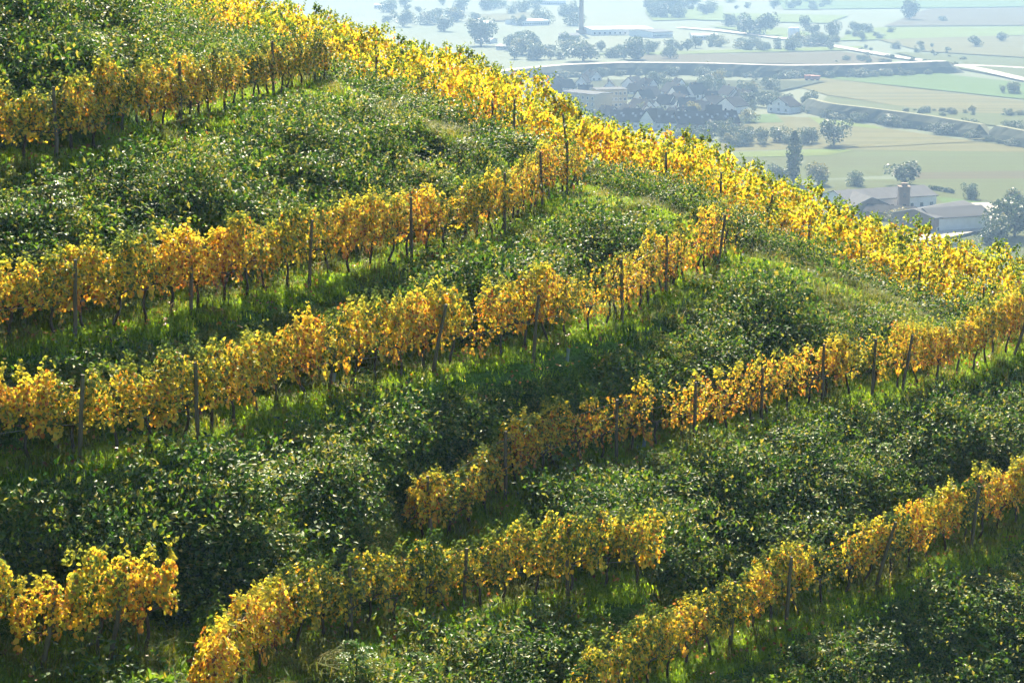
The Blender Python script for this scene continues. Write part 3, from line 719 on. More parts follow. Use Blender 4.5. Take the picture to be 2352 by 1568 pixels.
SHRUBS = [(285, 480, 1.3, 'bright green leafy shrub on the bank below the uppermost row at left'), (330, 455, 1.1, 'smaller green shrub beside the bright one on the upper left bank'),
          (790, 375, 1.2, 'dark green sapling in the middle of the upper nose bank'), (850, 275, 1.0, 'rounded green shrub near the crest of the upper nose bank'),
          (1390, 545, .9, 'green sapling on the second bank under the corner post'), (655, 1215, 1.5, 'light green feathery sapling in the lower left hollow'), (600, 1290, 1.0, 'low light green sapling just left of the hollow'),
          (450, 1235, 1.2, 'pale green shrub on the lower left bank'), (740, 1230, 1.2, 'green sapling standing right of the feathery one in the hollow'), (820, 1575, 1.0, 'silvery green shrub at the bottom edge below the lower middle row'),
          (960, 1575, .9, 'second silvery green shrub at the bottom edge'), (2010, 1100, 1.3, 'green shrub amid brambles on the right-hand bank'), (1850, 1235, 1.1, 'yellow-green sapling in the dark right-hand hollow'),
          (1640, 520, .9, 'green shrub on the nose crest beside the leaning post'), (2120, 690, .8, 'small green bush near the ridge posts at right'), (120, 520, 1.3, 'leafy green shrub at the left edge of the upper bank'),
          (260, 1330, 1.2, 'bright green shrub above the lower left vines'), (1230, 1470, 1.1, 'ivy-green shrub in the shade below the lower middle row')]
for x, y, h, lab in SHRUBS:
    p = terrain_hit(x, y); root = empty('sapling', (p[0], p[1], p[2] + CAM_Z - .05), (0, 0, random.uniform(0, 6)), h); tag(root, lab, 'shrub', 'saplings and shrubs on the banks')
    obj('stem', M_STEM, root); c = obj('crown', random.choice(SAPL), root); c['tint'] = random.uniform(-.1, .25)
# dark stump on the nose of the second bank
b = MB(); b.tube([(0, 0, -.1), (.02, 0, .12), (.0, .02, .3), (.05, 0, .55)], [.22, .17, .13, .03], 9)
for a in range(5):
    t = a * 1.3; b.tube([(0, 0, .12), (.22 * math.cos(t), .22 * math.sin(t), .06), (.45 * math.cos(t), .45 * math.sin(t), -.1)], [.07, .05, .03], 6)
p = terrain_hit(1343, 470); tag(obj('tree_stump', b.mesh('stump', M_BARK, True), None, (p[0], p[1], p[2] + CAM_Z - .1), None, (1.1, 1.1, .6)), 'dark splintered stump with roots on the grassy nose of the second bank', 'stump')

exec_background = True
# ------------------------------------------------------------------ the valley floor
gm = surf('valley_meadow', (0.04, 0.065, 0.022), (0.07, 0.08, 0.035), 0.004, 0.95, detail=8)
b = MB(); b.add([(-6000, -1500, 0), (6000, -1500, 0), (6000, 10500, 0), (-6000, 10500, 0)], [(0, 1, 2, 3)])
tag(obj('valley_ground', b.mesh('valley_ground', gm)), 'flat hazy valley floor', kind='structure')
def field_mat(name, c1, c2, ang, sc=0.09):
    c1, c2 = tuple(x * k for x, k in zip(c1, (1.22, 1.28, .75))), tuple(x * k for x, k in zip(c2, (.8, .86, .5)))
    return surf(name, c1, c2, sc, 0.95, detail=6, stretch=(0.05, 1.0, 1, ang), spec=0.05)
FM = {'tan': field_mat('stubble_field', (0.095, 0.081, 0.043), (0.073, 0.071, 0.037), .25), 'green': field_mat('green_crop', (0.048, 0.087, 0.026), (0.065, 0.091, 0.035), .15),
      'bright': field_mat('young_crop', (0.077, 0.108, 0.025), (0.099, 0.112, 0.030), .1), 'mauve': field_mat('ploughed_field', (0.057, 0.045, 0.037), (0.071, 0.059, 0.043), .05),
      'olive': field_mat('mixed_field', (0.052, 0.065, 0.026), (0.071, 0.071, 0.037), .12), 'dark': field_mat('dark_plot', (0.022, 0.030, 0.013), (0.030, 0.035, 0.017), .1), 'pale': field_mat('pale_ground', (0.209, 0.187, 0.143), (0.165, 0.148, 0.117), .2)}
_fz = [0.0]
def field(kind, pts):
    _fz[0] += 0.06; b = MB(); ps = [V(*p) for p in pts]
    b.add([(p.x, p.y, _fz[0]) for p in ps], [tuple(range(len(ps)))])
    m = b.mesh('field', FM[kind]); m.update()
    if m.polygons[0].normal.z < 0: m.flip_normals()
    tag(obj('field', m), kind='structure')
for kd, pts in [('olive', [(1500, 480), (1640, 352), (1960, 342), (2270, 324), (2500, 352), (2500, 394), (2130, 398), (1650, 424)]),
                ('tan', [(1700, 262), (1880, 272), (2250, 327), (2450, 352), (1960, 344), (1920, 341), (1640, 348)]),
                ('bright', [(1855, 268), (2010, 290), (2035, 298), (1880, 284)]), ('bright', [(1640, 352), (1900, 343), (1960, 346), (1900, 358), (1640, 364)]),
                ('green', [(1700, 266), (1780, 263), (1800, 282), (1700, 284)]),
                ('mauve', [(2110, 398), (2500, 392), (2500, 411), (2100, 414)]), ('olive', [(1880, 415), (2500, 411), (2500, 640), (1880, 640)]), ('green', [(2140, 452), (2290, 470), (2330, 500), (2200, 486)]),
                ('tan', [(1780, 186), (1880, 180), (2450, 245), (2450, 268), (2150, 258), (1900, 220)]), ('green', [(1880, 180), (2160, 170), (2450, 205), (2450, 240)]), ('olive', [(1900, 222), (2150, 258), (2450, 268), (2450, 310), (1880, 245)]),
                ('mauve', [(1480, 128), (1930, 120), (2050, 138), (2000, 152), (1440, 142)]), ('bright', [(1340, 126), (1980, 108), (1990, 116), (1480, 128)]),
                ('bright', [(1630, 62), (1800, 66), (1960, 95), (1820, 92)]), ('tan', [(1990, 86), (2450, 84), (2450, 140), (2120, 120)]), ('mauve', [(2130, 22), (2450, 18), (2450, 60), (2030, 62)]),
                ('bright', [(1960, 66), (2450, 62), (2450, 80), (1930, 96)]), ('green', [(1780, -6), (2450, -6), (2450, 16), (1800, 24)]), ('bright', [(1480, 28), (1660, 14), (1660, 44), (1500, 50)]),
                ('bright', [(1560, 30), (1950, 38), (1900, 56), (1600, 48)]), ('olive', [(2050, 122), (2450, 142), (2450, 205), (2200, 160)]), ('tan', [(1100, 36), (1240, 30), (1260, 48), (1090, 52)]), ('dark', [(1150, 186), (1900, 190), (1780, 215), (1400, 230), (1180, 215)])]:
    field(kd, pts)
M_ROAD = surf('pale_gravel_road', (0.36, 0.33, 0.28), (0.30, 0.27, 0.23), 0.2, 0.9)
def road(name, pts, w, z=0.0, lab=None, mat=None):
    w = w * VK
    _fz[0] += 0.06; P = smooth(resample([tuple(V(*p)) for p in pts], 12), 3); _, n = normals2d(P); b = MB()
    for i in range(len(P)):
        b.v += [(P[i, 0] - n[i, 0] * w / 2, P[i, 1] - n[i, 1] * w / 2, z + _fz[0]), (P[i, 0] + n[i, 0] * w / 2, P[i, 1] + n[i, 1] * w / 2, z + _fz[0])]
        if i: b.f.append((2 * i - 2, 2 * i - 1, 2 * i + 1, 2 * i))
    tag(obj(name, b.mesh(name, mat or M_ROAD)), lab, kind='structure')
road('road', [(1560, 66), (1640, 72), (1760, 86), (1880, 103), (2060, 134), (2170, 150), (2240, 160), (2350, 186), (2450, 205)], 9)
road('road', [(2150, 152), (2250, 154), (2352, 160), (2450, 166)], 8)
road('path', [(1910, 341), (1960, 340), (2150, 330), (2270, 324)], 2, mat=FM['tan'])
road('path', [(2090, 560), (2180, 545), (2260, 524), (2300, 490), (2240, 474)], 9)
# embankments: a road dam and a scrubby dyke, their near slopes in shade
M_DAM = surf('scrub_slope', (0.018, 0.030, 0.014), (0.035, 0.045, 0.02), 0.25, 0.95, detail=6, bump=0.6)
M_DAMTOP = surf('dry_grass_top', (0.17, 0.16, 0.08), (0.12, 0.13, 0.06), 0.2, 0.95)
def dam(pts, h, run, top, lab, topm, nm):
    h, run, top = h * VK, run * VK, top * VK
    P = smooth(resample([tuple(V(*p)) for p in pts], 5), 4); _, n = normals2d(P); b, t = MB(), MB(); rr = np.random.default_rng(3)
    for i in range(len(P)):
        e = min(1, (i + 1) / 3, (len(P) - i) / 3); hh = h * max(.05, e); f = lambda d, zz: (P[i, 0] + n[i, 0] * d, P[i, 1] + n[i, 1] * d, zz)
        b.v += [f(run, 0), f(run * .55, hh * .55 + rr.normal(0, .35)), f(0, hh + rr.normal(0, .15)), f(-top, hh), f(-top - run, 0)]
        t.v += [f(-.3, hh + .25), f(-top + .3, hh + .25)]
        if i:
            for k in range(4): b.f.append((5 * i - 5 + k, 5 * i - 4 + k, 5 * i + 1 + k, 5 * i + k))
            t.f.append((2 * i - 2, 2 * i - 1, 2 * i + 1, 2 * i))
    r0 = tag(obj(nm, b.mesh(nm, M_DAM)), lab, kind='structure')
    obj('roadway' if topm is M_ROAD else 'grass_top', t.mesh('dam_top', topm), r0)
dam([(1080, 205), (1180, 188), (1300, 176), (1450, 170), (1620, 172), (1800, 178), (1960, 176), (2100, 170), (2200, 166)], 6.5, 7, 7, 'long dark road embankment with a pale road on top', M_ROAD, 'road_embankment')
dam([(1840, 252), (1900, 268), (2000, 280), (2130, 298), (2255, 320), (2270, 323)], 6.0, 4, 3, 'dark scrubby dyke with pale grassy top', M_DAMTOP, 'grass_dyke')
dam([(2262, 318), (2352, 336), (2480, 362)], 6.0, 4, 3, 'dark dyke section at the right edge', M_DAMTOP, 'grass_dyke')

# ------------------------------------------------------------------ trees of the valley
def tree_crown(seed, kind='round'):
    r = np.random.default_rng(200 + seed)
    if kind == 'poplar':
        n = 900; zz = r.uniform(.06, 1, n); rad = .14 * np.sin(np.clip(zz * 3.0 + .12, 0, 3.14)) ** .7 + .015; a = r.uniform(0, 6.28, n); q = np.sqrt(r.uniform(.2, 1, n)) * (1 + .25 * np.sin(a * 3 + zz * 20))
        P = np.stack([rad * q * np.cos(a), rad * q * np.sin(a), zz], 1); N = np.stack([np.cos(a), np.sin(a), .4 + 0 * a], 1) + r.normal(0, .5, (n, 3)); S = r.uniform(.03, .06, n)
    else:
        cs = [(r.normal(0, .16), r.normal(0, .16), r.uniform(.22, .76), r.uniform(.17, .27)) for _ in range(12)] + [(0, 0, .45, .32)]
        P, N = [], []
        for c in cs:
            m = 110; u = unit(r.normal(0, 1, (m, 3))); P.append(np.array(c[:3]) + u * c[3] * (r.uniform(.5, 1.08, (m, 1)) ** .6)); N.append(u + r.normal(0, .5, (m, 3)))
        P = np.concatenate(P); N = np.concatenate(N); n = len(P); S = r.uniform(.035, .075, n)
        if kind == 'bush': P[:, 2] = (P[:, 2] - .15) * 1.15; P[:, :2] *= 1.2; P[:, 2] = np.maximum(P[:, 2], .02)
    D = r.normal(0, 1, (n, 3)); T = np.clip(r.normal(.42, .14, n) + .15 * (P[:, 2] - .5), 0, 1)
    return leaf_mesh('crown', P, D, N, S, T, M_TREE, CARD_LEAF)
CROWN = {'round': [tree_crown(i) for i in range(6)], 'bush': [tree_crown(20 + i, 'bush') for i in range(4)], 'poplar': [tree_crown(40, 'poplar')]}
tb = MB(); tb.tube([(0, 0, -.02), (0, .005, .2), (.01, 0, .5), (0, 0, .7)], [.035, .025, .018, .008], 7)
for a in range(4): tb.tube([(0, 0, .3), (.1 * math.cos(a * 1.6), .1 * math.sin(a * 1.6), .42), (.2 * math.cos(a * 1.6), .2 * math.sin(a * 1.6), .6)], [.014, .01, .004], 5)
M_TTRUNK = tb.mesh('trunk', M_TRUNK, True)
def tree(x, y, hpx, lab, kind='round', tint=0.0, group=None, wide=1.0, low=None):
    p = V(x, y); h = hpx * mpp(y) * 1.04
    nm = {'round': 'broadleaf_tree', 'bush': 'bush', 'poplar': 'poplar_tree'}[kind]
    root = empty(nm, p, (0, 0, random.uniform(0, 6.28)), (h * wide, h * wide, h)); tag(root, lab, 'bush' if kind == 'bush' else 'tree', group)
    kind = low or kind               # some trees are leafy down to the ground
    obj('trunk', M_TTRUNK, root); c = obj('crown', random.choice(CROWN[kind]), root); c['tint'] = float(tint)
SINGLE = [(1822, 418, 112, 'tall dark columnar poplar rising beside the field', 'poplar', -.1, .95), (1915, 334, 62, 'lone spreading tree casting a shadow on the field edge', 'round', -.05, 1.25),
          (1786, 418, 45, 'dark tree half hidden left of the columnar poplar', 'round', 0, 1.1), (1880, 425, 52, 'russet-tinged round tree right of the columnar poplar', 'round', .3, 1.15), (1965, 428, 38, 'low green tree behind the long shed', 'bush', .02, 1.1),
          (2078, 425, 55, 'wide pale green tree behind the brick tower', 'round', .1, 1.6), (2230, 458, 42, 'single round tree on the meadow right of the shed', 'bush', 0, .8), (2330, 545, 100, 'large dark tree at the right edge beside the farm', 'round', .0, 1.2),
          (2295, 560, 70, 'dark tree in front of the farm yard at right', 'round', 0, 1.2), (2340, 480, 50, 'pale willowy tree at the right edge above the big dark one', 'round', .15, 1.2), (2060, 520, 45, 'golden autumn tree in front of the gabled farmhouse', 'round', .42, 1.3), (2095, 535, 32, 'small golden bush below the gabled farmhouse', 'bush', .4, 1.1),
          (1850, 330, 42, 'bushy tree left of the lone spreading tree', 'bush', 0, .9), (1865, 328, 35, 'small tree between the bushes and the lone tree', 'round', 0, 1), (1812, 330, 24, 'low bush at the field edge left of the tree pair', 'bush', 0, 1.2),
          (2088, 46, 48, 'tall dark tree standing alone on the far fields', 'round', -.1, 1.0), (2165, 50, 14, 'tiny round bush on the far pale field', 'bush', 0, 1.2), (2240, 108, 26, 'single tree on the tan field at right', 'round', 0, 1.2), (2300, 96, 22, 'small tree on the field near the right edge', 'round', 0, 1.2),
          (1850, 70, 34, 'dark conifer-like tree pair member in the far belt', 'round', -.15, .8), (1910, 88, 40, 'tall dark tree over the far shrub belt', 'round', -.1, .8), (1965, 78, 28, 'rounded dark tree at the right end of the far belt', 'round', -.1, 1), (1745, 82, 52, 'big dark rounded tree left of the pale road', 'round', -.1, 1.3), (1720, 80, 40, 'companion tree left of the big dark rounded one', 'round', -.1, 1.2),
          (1105, 105, 62, 'large hazy tree left of the factory sheds', 'round', -.1, 1.25), (1020, 72, 36, 'hazy spreading tree above the ridge vines', 'round', -.05, 1.4), (925, 62, 38, 'hazy tree just above the ridge near the top edge', 'round', 0, 1.2), (1200, 125, 45, 'round tree in the belt below the factory', 'round', -.05, 1.3),
          (1340, 140, 50, 'broad tree below the chimney', 'round', -.05, 1.6), (1460, 138, 52, 'broad tree at the right end of the belt below the chimney', 'round', -.05, 1.3), (1540, 136, 34, 'single tree standing by the green strip', 'round', 0, 1.1),
          (1625, 166, 26, 'golden poplar on the embankment', 'round', .45, .8), (1650, 205, 45, 'yellow-tinged tall tree by the embankment foot', 'round', .3, .8), (1590, 275, 42, 'yellow birch among the dark roofs', 'round', .42, 1.05), (1475, 268, 34, 'pale yellow-green tree among the houses', 'round', .35, .8), (1515, 270, 26, 'bright green garden tree among the dark roofs', 'round', .2, 1.1)]
for x, y, h, lab, kd, ti, wd in SINGLE: tree(x, y, h, lab, kd, ti, None, wd)
CLUSTERS = [(1550, 1800, 318, 338, 20, 22, 42, 'green tree in the thicket in front of the row house', 'trees before the row house', 'round', .0), (1640, 1720, 255, 315, 9, 24, 40, 'green garden tree beside the row house end', 'trees at the row house end', 'round', .05),
            (1480, 1650, 195, 222, 16, 22, 36, 'green tree behind the dark roofs', 'trees behind the village', 'round', .05), (1650, 1790, 205, 255, 18, 18, 36, 'tree of the wooded village edge at right', 'trees at the village edge', 'round', .02),
            (1790, 1870, 222, 245, 7, 18, 30, 'tree where the dyke begins', 'trees at the dyke end', 'round', 0), (1880, 2350, 255, 272, 22, 10, 26, 'bush in the hedge line behind the dyke', 'bushes behind the dyke', 'bush', .02), (2150, 2352, 290, 312, 9, 22, 38, 'dark tree of the clump behind the right dyke', 'trees behind the right dyke', 'round', -.05),
            (1160, 1500, 108, 142, 22, 26, 44, 'hazy tree in the belt below the factory', 'trees below the factory', 'round', 0), (1500, 1900, 100, 118, 26, 18, 34, 'hazy tree in the belt along the green strip', 'trees along the green strip', 'round', -.03), (1860, 2060, 75, 118, 18, 14, 28, 'hazy tree in the shrub belt beyond the pale road', 'trees beyond the pale road', 'round', -.03),
            (1650, 1790, 52, 76, 10, 16, 28, 'far hazy tree above the road bend', 'trees above the road bend', 'round', -.03), (1480, 1640, 2, 44, 18, 26, 44, 'far blue tree of the wood at the top edge', 'trees of the far wood', 'round', -.1), (880, 1320, 8, 60, 26, 20, 40, 'far hazy tree at the left of the factory', 'trees left of the factory', 'round', -.05),
            (1660, 1900, 0, 24, 12, 12, 24, 'faint far tree line by the top edge', 'faint trees by the top edge', 'round', -.08), (1900, 2230, 132, 154, 24, 8, 18, 'small bush along the pale road', 'bushes along the pale road', 'bush', 0), (2300, 2352, 205, 230, 3, 24, 36, 'tree at the right edge above the tan field', 'trees at the right edge', 'round', 0),
            (1700, 1800, 180, 200, 4, 8, 14, 'low bush at the embankment foot', 'bushes at the embankment foot', 'bush', 0), (1990, 2190, 105, 135, 12, 7, 16, 'small orchard tree on the far field', 'orchard trees', 'round', .03), (2000, 2300, 548, 600, 5, 30, 55, 'dark tree below the farm yard', 'trees below the farm', 'round', 0)]
rt = random.Random(11)
for x0, x1, y0, y1, n, h0, h1, lab, grp, kd, ti in CLUSTERS:
    for i, x in enumerate(sorted(rt.uniform(x0, x1) for _ in range(int(n * 1.3)))):
        tree(x, rt.uniform(y0, y1), rt.uniform(h0 * .55, h1), '%s, %s from the left' % (lab, ordinal(i + 1)), kd, ti + .03 + rt.gauss(0, .14), grp, rt.uniform(.9, 1.3), None if kd == 'bush' or rt.random() < .4 else 'bush')

for i in range(30):               # scrub breaking the outline of the embankments
    x = 1200 + i * 32 + rt.uniform(-12, 12); y = float(np.interp(x, [1180, 1300, 1450, 1620, 1800, 1960, 2200], [188, 176, 170, 172, 178, 176, 166])) + 2
    tree(x, y + 1.5, rt.uniform(9, 24), 'scrub bush on the long road embankment slope, %s from the left' % ordinal(i + 1), 'bush', -.05 + rt.gauss(0, .1), 'scrub on the road embankment', rt.uniform(1, 1.8))
for i in range(22):
    x = 1845 + i * 24 + rt.uniform(-9, 9); y = float(np.interp(x, [1840, 1900, 2000, 2130, 2255, 2352], [252, 268, 280, 298, 320, 336])) + 2
    tree(x, y + 1, rt.uniform(12, 30), 'scrub bush on the dark dyke slope, %s from the left' % ordinal(i + 1), 'bush', -.05 + rt.gauss(0, .1), 'scrub on the dyke', rt.uniform(1, 1.8))
# ------------------------------------------------------------------ buildings of the valley
M_WHITE = surf('white_plaster', (0.78, 0.77, 0.74), (0.68, 0.67, 0.64), .6, .8)
M_BEIGE = surf('beige_plaster', (0.40, 0.33, 0.20), (0.34, 0.28, 0.18), .5, .8)
M_BRICK = surf('brown_brick', (0.26, 0.18, 0.12), (0.20, 0.14, 0.10), 1.5, .9)
M_RED = surf('red_tile', (0.40, 0.13, 0.07), (0.32, 0.10, 0.06), 1, .8)
M_SLATE = surf('dark_roof_tile', (0.035, 0.032, 0.034), (0.022, 0.02, 0.022), 1, .9, spec=.04)
M_GREYROOF = surf('grey_sheet_roof', (0.11, 0.11, 0.118), (0.085, 0.085, 0.09), .3, .9, stretch=(1, .1, 1), spec=0.05)
M_PALEROOF = surf('pale_sheet_roof', (0.42, 0.42, 0.42), (0.36, 0.36, 0.35), .2, .9, spec=0.1)
M_GLASS = surf('window_glass', (0.06, 0.07, 0.08), (0.03, 0.035, 0.04), 1, .15, spec=.8)
M_SKYL = surf('skylight_glass', (0.25, 0.28, 0.32), (0.2, 0.23, 0.26), 1, .15, spec=.8)
def building(name, a, bq, depth, wall_h, roof_h, wall, roof, lab, cat='house', group=None, along=True, windows=0, rows=1, skylights=0, chimney=False, door=False, over=.5, gable_windows=0, z0=0.0):
    """a, bq: foot of the front wall (photo points). along: the roof ridge runs along the front wall"""
    A, B = V(*a), V(*bq); L = (B - A).length / VK; ang = math.atan2(B.y - A.y, B.x - A.x)
    root = empty(name, A, (0, 0, ang), VK); tag(root, lab, cat, group)
    W = depth; w = MB()
    if along:
        prof = [(0, 0), (W, 0), (W, wall_h), (W / 2, wall_h + roof_h), (0, wall_h)]
        w.add([(0, y, z) for y, z in prof] + [(L, y, z) for y, z in prof], [(4, 3, 2, 1, 0), (5, 6, 7, 8, 9), (0, 5, 9, 4), (1, 2, 7, 6)])
    else:
        prof = [(0, 0), (L, 0), (L, wall_h), (L / 2, wall_h + roof_h), (0, wall_h)]
        w.add([(x, 0, z) for x, z in prof] + [(x, W, z) for x, z in prof], [(0, 1, 2, 3, 4), (9, 8, 7, 6, 5), (0, 4, 9, 5), (1, 6, 7, 2)])
    obj('wall', w.mesh('wall', wall), root)
    t = .25; r = MB(); o = over
    if along: q = [((-o, -o, wall_h - o * roof_h / (W / 2)), (L + o, -o, wall_h - o * roof_h / (W / 2)), (L + o, W / 2, wall_h + roof_h), (-o, W / 2, wall_h + roof_h)), ((-o, W / 2, wall_h + roof_h), (L + o, W / 2, wall_h + roof_h), (L + o, W + o, wall_h - o * roof_h / (W / 2)), (-o, W + o, wall_h - o * roof_h / (W / 2)))]
    else: q = [((-o, -o, wall_h - o * roof_h / (L / 2)), (L / 2, -o, wall_h + roof_h), (L / 2, W + o, wall_h + roof_h), (-o, W + o, wall_h - o * roof_h / (L / 2))), ((L / 2, -o, wall_h + roof_h), (L + o, -o, wall_h - o * roof_h / (L / 2)), (L + o, W + o, wall_h - o * roof_h / (L / 2)), (L / 2, W + o, wall_h + roof_h))]
    for f in q: r.add([(x, y, z + .03) for x, y, z in f] + [(x, y, z + .03 + t) for x, y, z in f], [(3, 2, 1, 0), (4, 5, 6, 7), (0, 1, 5, 4), (1, 2, 6, 5), (2, 3, 7, 6), (3, 0, 4, 7)])
    ro = obj('roof', r.mesh('roof', roof), root)
    if windows:
        m = MB(); m.box(-.6, .6, -.06, .02, 0, 1.3); wm = m.mesh('window', M_GLASS)
        fm = MB(); fm.box(-.75, .75, -.04, .01, -.15, 0); fm.box(-.75, .75, -.04, .01, 1.3, 1.45); fm.box(-.75, -.6, -.04, .01, 0, 1.3); fm.box(.6, .75, -.04, .01, 0, 1.3); fmm = fm.mesh('frame', M_WHITE)
        for rr in range(rows):
            for i in range(windows):
                wo = obj('window', wm, root, (L * (i + .5) / windows, 0, .9 + rr * 2.8)); obj('frame', fmm, wo)
    if gable_windows:
        m = MB(); m.box(-.06, .02, -.6, .6, 0, 1.2); gm_ = m.mesh('window', M_GLASS)
        for rr in range(gable_windows): obj('window', gm_, root, (0, W / 2, wall_h - .5 + rr * 2.4 - (gable_windows - 1)))
    if door:
        m = MB(); m.box(L * .3, L * .3 + 1.2, -.08, .02, 0, 2.2); d = obj('door', m.mesh('door', M_BRICK), root)
    if skylights:
        al = math.atan2(roof_h, W / 2)
        m = MB(); m.box(-.5, .5, -.7, .7, 0, .12); sm = m.mesh('skylight', M_SKYL)
        for i in range(skylights):
            f = .45 + .2 * (i % 2); obj('skylight', sm, ro, (L * (i + .5) / skylights + random.uniform(-.8, .8), W / 2 * f, wall_h + roof_h * f + t + .1), (al, 0, 0))
    if chimney:
        m = MB(); m.box(L * .3, L * .3 + .7, W * .55, W * .55 + .7, wall_h + roof_h * .5, wall_h + roof_h + 1.0); obj('chimney', m.mesh('chimney', M_BRICK), ro)
    return root, A, L, ang
# farm
building('farm_shed', (1945, 492), (2150, 478), 16, 4.2, 2.2, M_WHITE, M_GREYROOF, 'long low white farm shed with grey roof behind the brick tower', 'shed', windows=9, door=True)
building('farm_shed', (1908, 480), (1960, 500), 12, 3.6, 2.6, M_BRICK, M_GREYROOF, 'brown shed end with grey roof half hidden by the ridge vines', 'shed')
building('farmhouse', (2098, 528), (2142, 540), 20, 5.0, 2.2, M_WHITE, M_GREYROOF, 'white gabled farmhouse front with a row of windows', 'house', along=False, windows=4)
building('farm_hall', (2146, 541), (2256, 519), 15, 5.2, 1.8, M_BRICK, M_GREYROOF, 'brown brick farm hall with wide grey roof', 'hall', windows=7)
building('farm_shed', (1985, 505), (2090, 512), 10, 2.6, 1.6, M_BRICK, M_SLATE, 'low dark-roofed shed between the long shed and the gabled farmhouse', 'shed')
A = V(2074, 490); s_ = mpp(490); root = empty('brick_tower', A, scale=VK); tag(root, 'square brown brick tower standing in front of the long white shed', 'tower')
b = MB(); b.box(-1.7, 1.7, -1.7, 1.7, 0, 8.6); obj('wall', b.mesh('wall', M_BRICK), root)
b = MB(); b.box(-1.9, 1.9, -1.9, 1.9, 8.6, 8.9); b.box(-.9, .9, -.9, .9, 8.9, 9.9); obj('roof', b.mesh('roof', M_BRICK), root)
b = MB(); b.box(-.5, .5, -1.76, -1.65, 1, 3.2); obj('door', b.mesh('door', M_SLATE), root)
b = MB(); b.box(-.45, .45, -1.76, -1.65, 5.4, 6.8); obj('window', b.mesh('window', M_GLASS), root)
# fence by the meadow
P = resample([tuple(V(2240, 462)), tuple(V(2290, 470)), tuple(V(2320, 482))], 3.2); root = empty('paddock_fence', tuple(P[0])); tag(root, 'thin dark paddock fence on the meadow beside the farm', 'fence')
pm = MB(); pm.box(-.08, .08, -.08, .08, 0, 1.4); pm = pm.mesh('fence_post', M_WOOD)
for q in P: obj('fence_post', pm, root, tuple(np.array(q) - P[0]))
for hh in (.6, 1.15):
    b = MB(); b.tube([tuple(np.array(q) - P[0] + (0, 0, hh)) for q in P], .05, 4); obj('rail', b.mesh('rail', M_WOOD), root)
# hedge beside the shed
hb = np.random.default_rng(4); pa, pb = V(2135, 436), V(2190, 446); n = 700; t = hb.random(n)
L_ = (pb - pa).length
hm = leaf_mesh('hedge', np.stack([t * L_, hb.normal(0, .7, n), hb.uniform(0, 2.2, n)], 1), hb.normal(0, 1, (n, 3)), hb.normal(0, 1, (n, 3)) + (0, 0, .6), hb.uniform(.4, .8, n), np.clip(hb.normal(.3, .1, n), 0, 1), M_TREE, CARD_LEAF)
tag(obj('hedge', hm, None, pa, (0, 0, math.atan2(pb.y - pa.y, pb.x - pa.x))), 'clipped dark hedge right of the long white shed', 'hedge')
# village
building('apartment_block', (1290, 254), (1366, 262), 12, 9.0, .4, M_BEIGE, M_GREYROOF, 'beige flat-roofed apartment block at the left of the village, partly behind vines', 'building', windows=7, rows=3, over=.2)
building('apartment_block', (1370, 250), (1440, 248), 12, 9.0, .4, M_BEIGE, M_GREYROOF, 'second beige flat-roofed apartment block joined to the right of the first', 'building', windows=7, rows=3, over=.2)
building('row_house', (1400, 296), (1560, 300), 11, 3.4, 4.4, M_WHITE, M_SLATE, 'long dark-roofed row house with skylights, left half', 'house', skylights=12, windows=12)
building('row_house', (1560, 302), (1698, 298), 11, 3.4, 4.4, M_BRICK, M_SLATE, 'long dark-roofed row house with skylights, right half beside the trees', 'house', skylights=11, windows=10)
building('house', (1470, 298), (1500, 300), 8, 4.5, 4.2, M_WHITE, M_SLATE, 'narrow white gable standing proud of the long row house', 'house', along=False, windows=2)
building('house', (1762, 258), (1814, 262), 10, 3.4, 3.8, M_WHITE, M_SLATE, 'white gabled house alone at the right end of the village', 'house', along=False, windows=3, rows=2)
building('house', (1645, 258), (1688, 262), 10, 3.4, 3.8, M_WHITE, M_SLATE, 'white double-gabled house behind the row house end', 'house', along=False, windows=3)
HOUSES = [(1262, 212, 24, 1), (1335, 202, 24, 1), (1280, 228, 26, 0), (1345, 226, 30, 0), (1400, 212, 26, 1), (1450, 220, 28, 0), (1500, 212, 24, 1), (1530, 222, 26, 0), (1565, 212, 26, 1), (1610, 230, 30, 0), (1455, 262, 34, 0), (1505, 262, 30, 1), (1545, 244, 30, 0),
          (1580, 262, 36, 0), (1490, 240, 28, 0), (1620, 250, 26, 1), (1690, 236, 28, 1), (1725, 240, 26, 1), (1660, 228, 26, 0), (1410, 280, 30, 1), (1450, 282, 34, 0), (1540, 280, 36, 0), (1225, 200, 24, 0), (1370, 190, 24, 1),
          (1310, 214, 26, 0), (1425, 232, 28, 0), (1475, 228, 24, 1), (1520, 252, 30, 0), (1560, 254, 28, 1), (1600, 266, 34, 0), (1635, 242, 28, 0), (1430, 270, 30, 0), (1485, 274, 30, 1), (1515, 284, 34, 0), (1590, 284, 36, 0), (1640, 280, 34, 0), (1545, 228, 24, 1), (1590, 222, 24, 0), (1470, 206, 22, 0), (1300, 240, 26, 1)]
adj = ['steep dark-roofed', 'white-gabled', 'dark-roofed']
HN = {}
for i, (x, y, wpx, gab) in enumerate(sorted(HOUSES)):
    sl = random.uniform(-4, 6)
    row_ = 'near the embankment' if y < 215 else ('in the middle of the village' if y < 250 else 'just behind the row house')
    HN[(row_, gab)] = HN.get((row_, gab), 0) + 1
    building('house', (x - wpx * .5, y), (x + wpx * .5, y + sl), random.uniform(7, 9), random.uniform(2.4, 3.2), random.uniform(3.4, 4.4), M_WHITE, M_SLATE,
             ('white-gabled' if gab else 'dark-roofed') + ' village house ' + row_ + ', ' + ordinal(HN[(row_, gab)]) + ' such from the left', 'house', 'village houses', along=not gab, windows=2, chimney=True)
